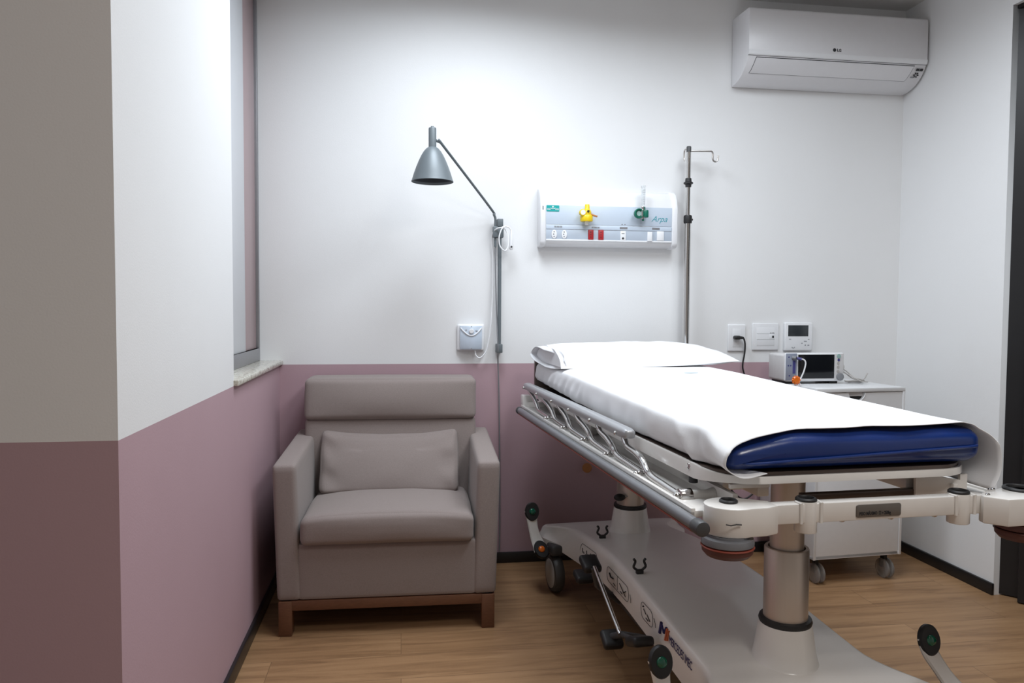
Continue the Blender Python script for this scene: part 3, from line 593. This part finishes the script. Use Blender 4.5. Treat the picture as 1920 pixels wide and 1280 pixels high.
bm = B(); rr_dec(bm, -.275, -.17, .248, .302, 0); decal(bm, [(-.19, .29), (-.193, .287)], .003); decal(bm, [(-.195, .282), (-.215, .272)], .0016); decal(bm, [(-.225, .275), (-.25, .262)], .0016); decal(bm, [(-.215, .26), (-.235, .258)], .0016); decal(bm, [(-.285, .288), (-.295, .275), (-.297, .262)], .001)
bobj('pedal_diagram', bm, 'ink', label='printed pedal symbol beside the maker name')
uu = -.2445
bm = B()
def bar(a, b, w=.0044):
    (v0, z0), (v1, z1) = a, b; prism(bm, [(v0-w, z0), (v0+w, z0), (v1+w, z1), (v1-w, z1)], uu-.0012, uu+.004, 'yz')
bar((-.330, .260), (-.343, .300), .0048); bar((-.343, .300), (-.364, .274), .0042); bar((-.364, .274), (-.381, .300), .0032)
bobj('maker_logo', bm, 'navy_ink', label='navy letter M mark')
for a_, b_, w_ in (((-.374, .257), (-.388, .298), .0038), ((-.388, .262), (-.400, .297), .0028)):
    bm = B(); bar(a_, b_, w_); bobj('maker_logo', bm, 'orange_ink', label='orange slanted bar')
text('maker_name', 'MERCEDES IMEC', .036, (uu-.0008, -.406, .264), (0, -1, -.06), (0, 0, 1), M['navy_ink'], st, sx=.60)
# upper frame: trays, bars, bumpers
def mir(s, lo, hi): return ((lo[0], *lo[1:]), (hi[0], *hi[1:])) if s < 0 else ((-hi[0], *lo[1:]), (-lo[0], *hi[1:]))
for s in (-1, 1):
    bm = B()
    for lo, hi in (((-.412, -.90, .782), (-.288, .93, .798)), ((-.300, -.88, .79), (-.286, .93, .826)), ((-.412, -.90, .782), (-.400, .93, .804))):
        l, h = mir(s, lo, hi); box(bm, l, h, .003)
    bobj('side_tray', bm, 'enamel')
    secs = []
    for v in (-.965, .865):
        secs.append([V((s*(.429+.013*math.cos(a)), v, .7855+.0145*math.sin(a))) for a in [k*2*PI/20 for k in range(20)]])
    bm = B(); loft(bm, secs); bobj('bumper_rail', bm, 'bumper')
    bm = B(); box(bm, (min(s*.426, s*.438), -.965, .7695), (max(s*.426, s*.438), .865, .7735), .001); bobj('bumper_strip', bm, 'rust', label='thin rust red strip')
    for v0, v1 in ((-1.000, -.962), (.863, .885)):
        bm = B(); cyl(bm, (s*.429, v0, .785), (s*.429, v1, .785), .0168, bev=.004); bobj('bumper_end', bm, 'dark_grey')
# foot bar with corner blocks
bm = B(); box(bm, (-.26, -.967, .776), (.30, -.935, .820), .003); bobj('foot_bar', bm, 'enamel')
bobj('head_bar', box(B(), (-.33, .94, .776), (.33, .97, .820), .003), 'enamel')
pl = [(-.240, -.972), (-.240, -.930)]+[(-.262, -.915)]+[(-.333+.061*math.cos(a), -.934+.056*math.sin(a)) for a in [PI*.33+k*(PI*1.30)/14 for k in range(15)]]+[(-.272, -.984)]
bm = B(); prism(bm, pl, .757, .821, 'xy', .004); bobj('corner_block', bm, 'enamel', label='rounded corner block with paint chips')
bm = B(); tube(bm, [(-.372, -.989, .790), (-.362, -.9915, .788), (-.35, -.9925, .790), (-.338, -.993, .789)], .0014, 6); bobj('paint_chip', bm, 'ink')
pl = [(.278, -.980), (.283, -.962), (.345, -.918), (.455, -.914), (.475, -.94), (.475, -.99), (.445, -1.018), (.310, -1.018)]
bm = B(); prism(bm, pl, .757, .821, 'xy', .004); bobj('corner_block', bm, 'enamel', label='angular corner block with bolts')
bm = B()
for a, b in ((.296, -.972), (.352, -.928), (.342, -.930)): lathe(bm, [(.005, 0), (.005, .002), (.003, .004), (0, .004)], (a, b, .821))
bobj('block_bolt', bm, 'chrome')
for s in (-1, 1):
    pl = [(s*.335+.06*math.cos(k*PI/10), .93+.06*math.sin(k*PI/10)) for k in range(20)]
    bm = B(); prism(bm, pl, .757, .821, 'xy', .003); bobj('corner_block', bm, 'enamel')
    bm = B(); box(bm, (min(s*.345, s*.408), .90, .782), (max(s*.345, s*.408), .955, .850), .006); bobj('head_bracket', bm, 'enamel')
def ring(a, b, z, R, r, nm='socket_ring'):
    bm = B(); lathe(bm, [(R, 0), (R, .004), (R-.003, .007), (r+.002, .007), (r, .004), (r, -.004), (0, -.004)], (a, b, z), seg=32); bobj(nm, bm, 'black')
ring(-.334, -.925, .821, .0205, .0145); ring(.415, -.940, .821, .036, .026); ring(.350, .97, .821, .022, .014); ring(-.345, .94, .821, .020, .014)
for a in (-.157, .240):
    bm = B(); cyl(bm, (a, -.947, .752), (a, -.947, .823), .0245, bev=.002); bobj('socket_tube', bm, 'enamel'); ring(a, -.947, .823, .0235, .016)
    bm = B()
    for s in (-1, 1): tube(bm, [(a+s*.0245, -.968, .776), (a+s*.0250, -.9685, .82), (a+s*.027, -.95, .8205)], .004, 8)
    bobj('weld_seam', bm, 'enamel')
bm = B()
for a in (-.07, .055, .17): ball(bm, (a, -.952, .776), .008, 1, 1, .8)
bobj('bar_rivets', bm, 'steel')
pt = bobj('rating_plate', prism(B(), rrect(.114, .029, .005, 3, .012, .7975), -.9695, -.966, 'xz', .0005), 'plate_dark', label='dark rating plate')
text('plate_text', 'PESO MÁXIMO  \u25A1 = 250kg', .0105, (-.038, -.9698, .7885), (1, 0, 0), (0, 0, 1), M['ink'], pt, bold=.0002, sx=.66)
for a, b, big in ((-.345, -.945, 'rust'), (.405, -.960, 'brown')):
    bm = B(); lathe(bm, [(.045, .757), (.045, .752), (.055, .750), (.057, .744), (.057, .736), (.052, .734)], (a, b, 0), seg=40); bobj('corner_bumper', bm, 'bumper' if big == 'rust' else 'brown')
    bm = B(); lathe(bm, [(.050, .734), (.0575, .7325), (.0585, .7305), (.056, .7285)], (a, b, 0), seg=40); bobj('bumper_ring', bm, big)
    bm = B(); lathe(bm, [(.056, .729), (.055, .719), (.047, .710), (.02, .707), (0, .707)], (a, b, 0), seg=40); bobj('bumper_foot', bm, 'brown')
# mattress deck
def ringpath(hw, v0, v1, r, n=8):
    out = []
    for cx, cy, a0 in ((hw-r, v1-r, 0), (-hw+r, v1-r, PI/2), (-hw+r, v0+r, PI), (hw-r, v0+r, 1.5*PI)):
        for k in range(n+1):
            a = a0+k/n*PI/2; out.append((cx+r*math.cos(a), cy+r*math.sin(a)))
    return out
def ring_loft(bm, hw, v0, v1, r, th, za, zb_, taper):
    A = ringpath(hw, v0, v1, r); Bq = ringpath(hw-th, v0+th, v1-th, max(.005, r-th)); secs = []
    A = [q for i, p in enumerate(A) for q in ([p] if i % 9 else [tuple(p[j]*(1-t)+A[i-1][j]*t for j in (0, 1)) for t in (.85, .5, .15)]+[p])]
    Bq = [q for i, p in enumerate(Bq) for q in ([p] if i % 9 else [tuple(p[j]*(1-t)+Bq[i-1][j]*t for j in (0, 1)) for t in (.85, .5, .15)]+[p])]
    for (a, b), (c, d) in list(zip(A, Bq))+[(A[0], Bq[0])]:
        k = taper(b); z0, z1 = za+.009*k, zb_-.010*k
        secs.append([V((a, b, z0)), V((a, b, z1-.003)), V((a-(a-c)*.15, b-(b-d)*.15, z1)), V((c, d, z1)), V((c, d, z0))])
    loft(bm, secs, cap=False); return bm
bobj('deck_frame', ring_loft(B(), .352, -.905, .955, .12, .008, .843, .879, lambda v: max(0, min(1, (-.78-v)/.10))), 'enamel')
bm = B(); prism(bm, ringpath(.3435, -.896, .947, .112), .858, .8775, 'xy'); bobj('deck_board', bm, 'deck')
bm = B(); box(bm, (-.343, .940, .872), (.335, .965, 1.015), .006); bobj('deck_edge', bm, 'deck')
bm = B()
for s in (-1, 1): box(bm, (s*.20-.015, -.84, .806), (s*.20+.015, .90, .845), .003)
for v in (-.62, 0, .59): box(bm, (-.30, v-.03, .80), (.30, v+.03, .83), .003)
bobj('support_frame', bm, 'enamel')
bm = B(); box(bm, (-.11, -.862, .797), (.255, -.842, .813), .002); bobj('cross_beam', bm, 'deck')
bm = B(); prism(bm, [(.19, .800), (.335, .800), (.335, .846), (.315, .846), (.315, .832), (.24, .846), (.19, .846)], -.868, -.860, 'xz'); bobj('frame_bracket', bm, 'cream')
bm = B(); box(bm, (-.30, -.868, .835), (-.20, -.858, .846), .001); box(bm, (-.285, -.80, .815), (-.23, -.70, .845), .002); bobj('frame_bracket', bm, 'cream')
bm = B(); cyl(bm, (-.347, -.755, .866), (-.354, -.755, .866), .009, bev=.002); bobj('frame_bolt', bm, 'chrome')
bm = B(); cyl(bm, (-.338, -.752, .826), (-.338, -.752, .845), .011); bobj('rubber_stop', bm, 'black')
# folded guard rail on the left side
gu = -.385
bm = B(); pad(bm, (gu-.020, -.438, .876), (gu+.020, .928, .908), .014, (0, 0, .002), 14); gr = bobj('rail_cap', bm, 'grey_rail')
rods = [[(.880, .880), (.845, .866), (.795, .856), (.735, .838), (.680, .812), (.60, .808), (.49, .806)],
        [(.628, .882), (.585, .866), (.515, .854), (.455, .838), (.405, .814), (.33, .808), (.24, .806)],
        [(.372, .882), (.325, .864), (.27, .852), (.225, .836), (.175, .813), (.09, .808), (-.023, .806)],
        [(.124, .882), (.083, .860), (.02, .848), (-.035, .834), (-.085, .813), (-.17, .807), (-.268, .804)],
        [(-.130, .882), (-.165, .858), (-.23, .847), (-.28, .832), (-.332, .811), (-.43, .806), (-.532, .803)],
        [(-.385, .876), (-.415, .855), (-.48, .849), (-.53, .838), (-.585, .810), (-.68, .804), (-.785, .801)]]
for i, r_ in enumerate(rods):
    bobj('guard_rod', tube(B(), [(gu, a, b) for a, b in r_], .0093, 14, 6), 'chrome')
    v, z = r_[-1]; bm = B()
    if i < 5:
        cyl(bm, (gu-.012, v, z-.002), (gu+.012, v, z-.002), .009, bev=.002); ball(bm, (gu-.018, v, z-.002), .0085); box(bm, (gu-.006, v-.006, .797), (gu+.010, v+.006, z), .002)
    else:
        cyl(bm, (gu-.006, v, .802), (gu+.026, v, .802), .0185, bev=.002); ball(bm, (gu-.010, v, .802), .010)
    bobj('rod_pivot', bm, 'chrome')
    bm = B(); ball(bm, (gu-.0215, r_[0][0]+.018, .886), .006, .8, 1, 1); bobj('cap_bolt', bm, 'chrome')
bm = B(); lathe(bm, [(.014, 0), (.013, .04), (.018, .058)], (gu+.026, -.785, .802), (1, 0, 0)); bobj('pivot_boss', bm, 'enamel')
bobj('release_rod', tube(B(), [(-.315, .05, .835), (-.315, -.32, .835)], .006, 10), 'steel')
for v in (.10, .62): bobj('rail_bracket', box(B(), (-.335, v, .80), (-.31, v+.065, .862), .003), 'steel')
bm = B()
for v in (-.30, .02, .34): box(bm, (-.3475, v, .855), (-.346, v+.045, .872))
bobj('frame_slots', bm, 'ink')

# ------------------------------------------------------------------ mattress, sheet, pillow
def tov(v): return interp(v, [-.95, -.6, -.2, .3, .6, .95], [.972, .978, .986, 1.0, 1.003, 1.003])
mt = thing('mattress', 'navy blue vinyl mattress showing at the foot under the white sheet', 'mattress', (1.007, 2.518, 0), BED)
def mfn(p, w):
    v = p.y
    dz = (tov(v)-.975)
    p.z += dz*(1 if w.z > 0 else .55)
    if w.z > 0 and p.x < -.17: p.z -= (.006+.020*max(0, min(1, (-.70-v)/.15)))*min(1, (-.17-p.x)/.15)**1.4
    if v < -.8: p.y += -.012*(1-w.z**2)*1.0 + .003*math.sin(p.x*19)*max(0, w.z)
    return p
bm = B(); pad(bm, (-.322, -.900, .882), (.337, .925, .968), .026, (.0, .0, .0), 34, .0015, 3, mfn); obj('cover', bm, M['vinyl'], mt)
bm = B(); pts = [(-.325, -.6, .912), (-.324, -.82, .906)]+[(-.300+.0, -.892, .902), (-.27, -.914, .901)]+[(-.2+.1*k, -.9165, .904+.004*k) for k in range(6)]+[(.325, -.90, .926), (.340, -.84, .927), (.341, -.6, .928)]
obj('piping', tube(bm, pts, .0038, 8, 6), M['vinyl'], mt)

sh_o = None
def sheet_section(v):
    top = tov(v)+.0045
    hem = interp(v, [-.93, -.85, -.67, -.2, .3, .95], [.880, .882, .885, .882, .894, .920])
    base = [(-.326, hem), (-.335, hem+.018), (-.338, hem+.045), (-.336, top-.024), (-.322, top-.011), (-.295, top-.004), (-.24, top-.001), (-.12, top), (0, top+.001), (.12, top), (.24, top), (.305, top-.002), (.334, top-.010), (.350, top-.035), (.356, top-.075), (.352, top-.115), (.350, top-.150)]
    foot = [(-.240, .881), (-.296, .872), (-.334, .893), (-.337, .914), (-.326, .932), (-.300, .947), (-.245, .9625), (-.15, .973), (0, .976), (.12, .976), (.24, .977), (.304, .978), (.338, .963), (.366, .942), (.377, .905), (.374, .860), (.352, .818)]
    k = max(0, min(1, (-.62-v)/.30)); k = k*k*(3-2*k)
    kl = max(0, min(1, (-.80-v)/.13)); kl = kl*kl*(3-2*kl)
    out = []
    for i, (a, b) in enumerate(zip(base, foot)):
        q = kl if i < 7 else k
        out.append((a[0]+(b[0]-a[0])*q, a[1]+(b[1]-a[1])*q))
    return out
def build_sheet():
    bm = B(); nv = 130; rows = []
    for j in range(nv+1):
        t = j/nv; v = .93+(-.925-.93)*t
        P = spline([V((a, 0, b)) for a, b in sheet_section(v)], 5); n = len(P); row = []
        for i, p in enumerate(P):
            s = i/(n-1); q = V((p.x, v, p.z))
            # the hem at the foot bows: it ends sooner on the top face
            if v < -.80:
                kk = (-.80-v)/.125; topness = max(0, min(1, (p.z-.93)/.04))
                q.y += kk*(.030*topness + .005*math.sin(p.x*34)*topness)
            side = max(0, min(1, (.985-p.z)/.05)) if p.x < -.29 else 0
            nz = noise.noise(V((p.x*5, v*9, p.z*7)))
            q.x -= side*.006*(.5+noise.noise(V((1.3, v*15, p.z*10)))) 
            if p.x > .33: q.x += .007*noise.noise(V((4, v*8, p.z*8)))
            if side > 0 and .2 < v < .95: q.x -= side*.004*(.5+.5*math.sin((v+ (p.z-.95)*1.2)*70))
            if -.2 < p.x < .3: q.z += .0022*noise.noise(V((p.x*6, v*3, 0)))+.0012*noise.noise(V((p.x*17, v*7, 3)))
            # a soft pleat where the corner is folded
            d = abs((v+.70)-(p.z-.93)*1.1); f = math.exp(-(d/.030)**2)
            if p.x < -.28: q.x -= side*.011*f; q.z += 0
            d2 = abs((v+.775)-(p.z-.93)*.5)
            if p.x < -.28: q.x += side*.008*math.exp(-(d2/.022)**2)
            row.append(q)
        rows.append(row)
    vs_ = [[bm.verts.new(q) for q in r] for r in rows]
    for a, b in zip(vs_, vs_[1:]):
        for k in range(len(a)-1): bm.faces.new((a[k], b[k], b[k+1], a[k+1]))
    bmesh.ops.recalc_face_normals(bm, faces=bm.faces)
    return bm
bm = build_sheet()
sheet = thing('bed_sheet', 'white bed sheet draped over the blue mattress', 'sheet', (1.007, 2.518, 0), BED)
so = obj('cloth', bm, M['linen'], sheet, ang=80); md = so.modifiers.new('thick', 'SOLIDIFY'); md.thickness = .0016; md.offset = 0
tz = lambda u, v: tov(v)+.0078
bm = B(); prism(bm, [(.078, .235), (.10, .243), (.125, .240), (.135, .232), (.10, .228)], 1.0045, 1.0062, 'xy'); obj('printed_mark', bm, M['faint_ink'], sheet, label='small blue printed mark')
text('printed_text', 'hospital', .028, (.16, .228, 1.0056), (1, 0, 0), (0, 1, 0), M['blue_plastic'], sheet) if False else None

pw = thing('pillow', 'white pillow in an open ended pillowcase at the bed head', 'pillow', (1.007, 2.518, 0), BED)
def build_pillow():
    # u from the open end (-) to the pinched tip (+); two skins joined along a seam
    bm = B(); nu, nv = 56, 36; top = []; bot = []
    for i in range(nu+1):
        a = -1+2*i/nu; rt_, rb_ = [], []
        for j in range(nv+1):
            b = -1+2*j/nv
            u = .055+a*.395; halfv = .222*(1-.06*max(0, a)**2); v = .712+b*halfv
            # corner pull on the right
            pin = max(0, a)**5
            v -= pin*.05; u -= .035*abs(b)**3*max(0, a)**2*(1 if b > 0 else .6)
            prof = max(0, 1-abs(b)**2.6)**.55*(max(0, 1-max(0, a)**3.0)**.72 if a > 0 else 1-.14*abs(a)**4)
            th = .108*prof
            edge = 1.014+.006*a-(.004 if b < 0 else 0)+.026*max(0, a-.25)**1.6
            if a < -.8: th *= 1.0
            wv = .006*noise.noise(V((a*2.5, b*3, 1)))+.0025*noise.noise(V((a*6, b*8, 5)))
            zt_ = edge+.83*th+wv*min(1, prof*2); zb_ = max(edge-.30*th, 1.0105+.020*max(0, a-.35)**1.6)
            if b < -.3 and -.5 < a < .4: zt_ += .004*math.sin((b+a*.3)*16)*min(1, prof*1.5)
            rt_.append(V((u, v, zt_))); rb_.append(V((u, v, min(zb_, zt_))))
        top.append(rt_); bot.append(rb_)
    T_ = [[bm.verts.new(p) for p in r] for r in top]; Bt = [[bm.verts.new(p) for p in r] for r in bot]
    for A, f in ((T_, 1), (Bt, -1)):
        for a, b in zip(A, A[1:]):
            for k in range(len(a)-1): bm.faces.new((a[k], b[k], b[k+1], a[k+1])[::f])
    for k in range(nv): bm.faces.new((T_[0][k+1], T_[0][k], Bt[0][k], Bt[0][k+1])[::-1]); bm.faces.new((T_[-1][k], T_[-1][k+1], Bt[-1][k+1], Bt[-1][k])[::-1])
    for k in range(nu):
        bm.faces.new((T_[k][0], T_[k+1][0], Bt[k+1][0], Bt[k][0])[::-1]); bm.faces.new((T_[k+1][-1], T_[k][-1], Bt[k][-1], Bt[k+1][-1])[::-1])
    bmesh.ops.remove_doubles(bm, verts=bm.verts, dist=1e-4); bmesh.ops.recalc_face_normals(bm, faces=bm.faces)
    return bm
obj('pillow_body', build_pillow(), M['shade_linen'], pw, ang=60)
# the loose open mouth of the pillowcase on the left end
bm = B(); secs = []
n = 26
for k in range(6):
    t = k/5; u = -.325-.042*t; sec = []
    for i in range(n):
        a = 2*PI*i/n; ca, sa = math.cos(a), math.sin(a)
        vv = .712+(.214+.004*t)*ca; h = .046*(1-abs(ca)**2.6)**.6
        zz = 1.040+(h if sa > 0 else -h*.6)-.010*t
        if ca < 0: zz -= .004*t
        sec.append(V((u+.05*t*(ca < 0)*abs(ca)+.004*math.sin(3*a), vv, zz+.012*t*ca)))
    secs.append(sec)
loft(bm, secs, cap=False); fl = obj('pillowcase_mouth', bm, M['shade_linen'], pw, ang=80); md = fl.modifiers.new('thick', 'SOLIDIFY'); md.thickness = .0016; md.offset = 0

# ------------------------------------------------------------------ drip pole in the head corner socket
iv = thing('drip_pole', 'chrome drip pole with single hook standing at the head of the stretcher', 'drip pole', (1.387, 3.548, .75))
obj('pole', tube(B(), [(0, 0, .0), (0, 0, .94)], .0155, 18), M['chrome'], iv, label='thicker lower tube')
obj('pole', tube(B(), [(0, 0, .93), (0, 0, 1.285)], .0105, 16), M['chrome'], iv, label='thinner upper tube')
bm = B(); lathe(bm, [(.012, .915), (.019, .918), (.0205, .925), (.0205, .948), (.019, .955), (.012, .958)], seg=24); cyl(bm, (.018, 0, .936), (.025, 0, .936), .005, seg=10); obj('locking_collar', bm, M['black'], iv)
bm = B(); lathe(bm, [(.012, 1.092), (.014, 1.094), (.015, 1.105), (.023, 1.109), (.023, 1.115), (.016, 1.119), (.0145, 1.135), (.010, 1.137)], seg=24); obj('locking_collar', bm, M['black'], iv)
obj('hook', tube(B(), [(.004, 0, 1.267), (.10, 0, 1.270), (.118, 0, 1.268), (.123, 0, 1.255), (.123, 0, 1.232), (.130, 0, 1.222), (.142, 0, 1.222), (.149, 0, 1.232), (.151, 0, 1.25)], .0042, 10, 5), M['steel'], iv)
obj('hook', tube(B(), [(-.004, 0, 1.272), (-.012, .010, 1.276), (-.016, .018, 1.268), (-.0165, .020, 1.235), (-.0155, .016, 1.222)], .0042, 10, 5), M['steel'], iv)
bm = B(); lathe(bm, [(.0115, 1.262), (.0115, 1.286), (.009, 1.290), (0, 1.290)]); obj('top_cap', bm, M['dark_grey'], iv)

# ------------------------------------------------------------------ bedside cabinet
cb = thing('bedside_cabinet', 'white bedside cabinet on casters behind the stretcher', 'cabinet', (1.837, 3.12, 0), math.radians(4))
CW, CD = .455, .455
bm = B(); t_ = .012
box(bm, (0, 0, .121), (t_, CD, .879), .001); box(bm, (CW-t_, 0, .121), (CW, CD, .879), .001); box(bm, (0, 0, .879), (CW, CD, .897), .0015); box(bm, (0, .004, .121), (CW, CD, .137), .001); box(bm, (0, CD-.01, .121), (CW, CD, .879))
obj('carcass', bm, M['cab_white'], cb)
obj('interior_shade_block', box(B(), (t_+.001, .021, .138), (CW-t_-.001, .42, .87)), M['dark'], cb)  # solid near-black block paints the shade inside the hollow cabinet
zs = [(.742, .876), (.1225, .738)]
for i, (z0, z1) in enumerate(zs):
    cx = .205
    if i: obj('cupboard_door', box(B(), (t_+.002, .004, z0), (CW-t_-.002, .020, z1), .0015), M['cab_grey'], cb); break
    poly = [(t_+.002, z0), (CW-t_-.002, z0), (CW-t_-.002, z1), (cx+.042, z1)]+[(cx+.042*math.cos(a), z1-.040*math.sin(a)) for a in [k*PI/14 for k in range(1, 14)]]+[(cx-.042, z1), (t_+.002, z1)]
    bm = B(); prism(bm, poly, .004, .020, 'xz'); d = obj('drawer', bm, M['cab_grey'], cb)
    arcp = [(cx+.042*math.cos(a), .0035, z1-.040*math.sin(a)) for a in [k*PI/16 for k in range(8, -1, -1)]]
    obj('finger_pull_edge', tube(B(), arcp, .0022, 6), M['cab_white'], d)
    bm = B(); box(bm, (cx-.041, .020, z1-.017), (cx+.041, .024, z1)); obj('drawer_back', bm, M['cab_grey'], d)
for a in (.05, CW-.045):
    for b in (.06, CD-.06):
        bm = box(B(), (a-.022, b-.022, .115), (a+.022, b+.022, .121)); box(bm, (a-.009, b-.016, .048), (a+.009, b+.012, .117), .003)
        c = obj('caster', bm, M['black'], cb)
        bm = B()
        for s in (-1, 1): lathe(bm, [(0, -.008), (.036, -.008), (.045, -.004), (.045, .004), (.036, .008), (0, .008)], (a+s*.0125, b-.012, .045), (1, 0, 0), 28)
        obj('caster_wheel', bm, M['wheel_clear'], c)

# ------------------------------------------------------------------ patient monitor
mo = thing('patient_monitor', 'small white patient monitor with black screen on the bedside cabinet', 'monitor', (1.798, 3.335, .897))
obj('case', box(B(), (0, .012, .012), (.296, .17, .140), .012, 3), M['mon_grey'], mo)
obj('bezel', box(B(), (.0, 0, .012), (.300, .02, .148), .009, 3), M['plastic'], mo)
obj('screen', box(B(), (.064, -.0015, .026), (.249, .001, .140), .0005), M['screen'], mo)
cp = obj('connector_panel', box(B(), (.002, -.002, .018), (.058, .002, .146), .002), M['mon_blue'], mo)
bm = B()
for a, b in ((.016, .128), (.014, .088), (.026, .088), (.020, .040)): disc_decal(bm, (a, -.0018, b), .0035, (0, -1, 0))
box(bm, (.036, -.0026, .050), (.050, -.0018, .112)); obj('connector_marks', bm, M['mon_purple'], cp)
bm = B(); cyl(bm, (.034, -.002, .126), (.046, -.016, .124), .0085); obj('sensor_plug', bm, M['cord_grey'], mo)
bm = B(); cyl(bm, (.048, -.018, .124), (.066, -.028, .120), .0068); obj('sensor_plug', bm, M['mon_purple'], mo, label='purple plug end')
obj('sensor_lead', tube(B(), [(.064, -.027, .121), (.076, -.033, .117), (.082, -.036, .10), (.072, -.037, .06), (.052, -.038, .018), (.048, -.05, .006), (.03, -.09, .004)], .0034, 8, 6), M['plastic'], mo)
bm = B(); lathe(bm, [(.019, 0), (.019, .008), (.014, .012), (0, .012)], (.028, -.045, .024), (0, -1, 0), 20)
for k in range(10): ball(bm, (.028+.0175*math.cos(k*PI/5), -.051, .024+.0175*math.sin(k*PI/5)), .005)
obj('orange_clip', bm, M['orange'], mo, label='round orange clip')
bp_ = obj('button_panel', box(B(), (.252, -.0015, .020), (.297, .001, .144), .0008), M['mon_grey'], mo)
bm = B(); cyl(bm, (.270, -.001, .132), (.270, -.004, .132), .010); obj('power_button', bm, M['seal'], bp_)
bm = B(); cyl(bm, (.270, -.001, .114), (.270, -.004, .114), .006); obj('alarm_button', bm, M['mon_purple'], bp_)
bm = B()
for z in (.098, .080, .060): cyl(bm, (.268, -.001, z), (.268, -.003, z), .0065)
obj('menu_button', bm, M['hub'], bp_)
bm = B(); cyl(bm, (.276, 0, .034), (.276, -.014, .034), .0175, bev=.003); obj('rotary_knob', bm, M['cord_grey'], mo)
bm = B(); cyl(bm, (.302, .03, .078), (.312, .03, .078), .016, bev=.003); obj('side_connector', bm, M['hub'], mo)
bm = B()
for k, (dy, dz) in enumerate(((0, 0), (.012, -.008), (-.010, -.014))):
    tube(bm, [(.300, .03+dy, .070+dz), (.322, .02+dy, .060+dz), (.352, .0+dy*2, .030+dz*.3), (.390-.01*k, -.01+dy*2, .018-.002*k), (.405, .0+dy*3, .010), (.37, .03, .006), (.34, .04+dy, .005)], .0026, 8, 6)
tube(bm, [(.33, .01, .006), (.375, .0, .010), (.402, -.005, .022), (.412, -.008, .040), (.418, -.008, .050)], .0028, 8, 6)
for k in range(3): tube(bm, [(.315, .0+.01*k, .012), (.345, -.02+.01*k, .018-.004*k), (.385, -.02+.012*k, .012), (.396, .01, .005), (.36, .03, .0045)], .0026, 8, 6)
obj('lead_bundle', bm, M['hub'], mo)
obj('foot', box(box(B(), (.01, .02, 0), (.05, .15, .013), .002), (.24, .02, 0), (.28, .15, .013), .002), M['black'], mo)
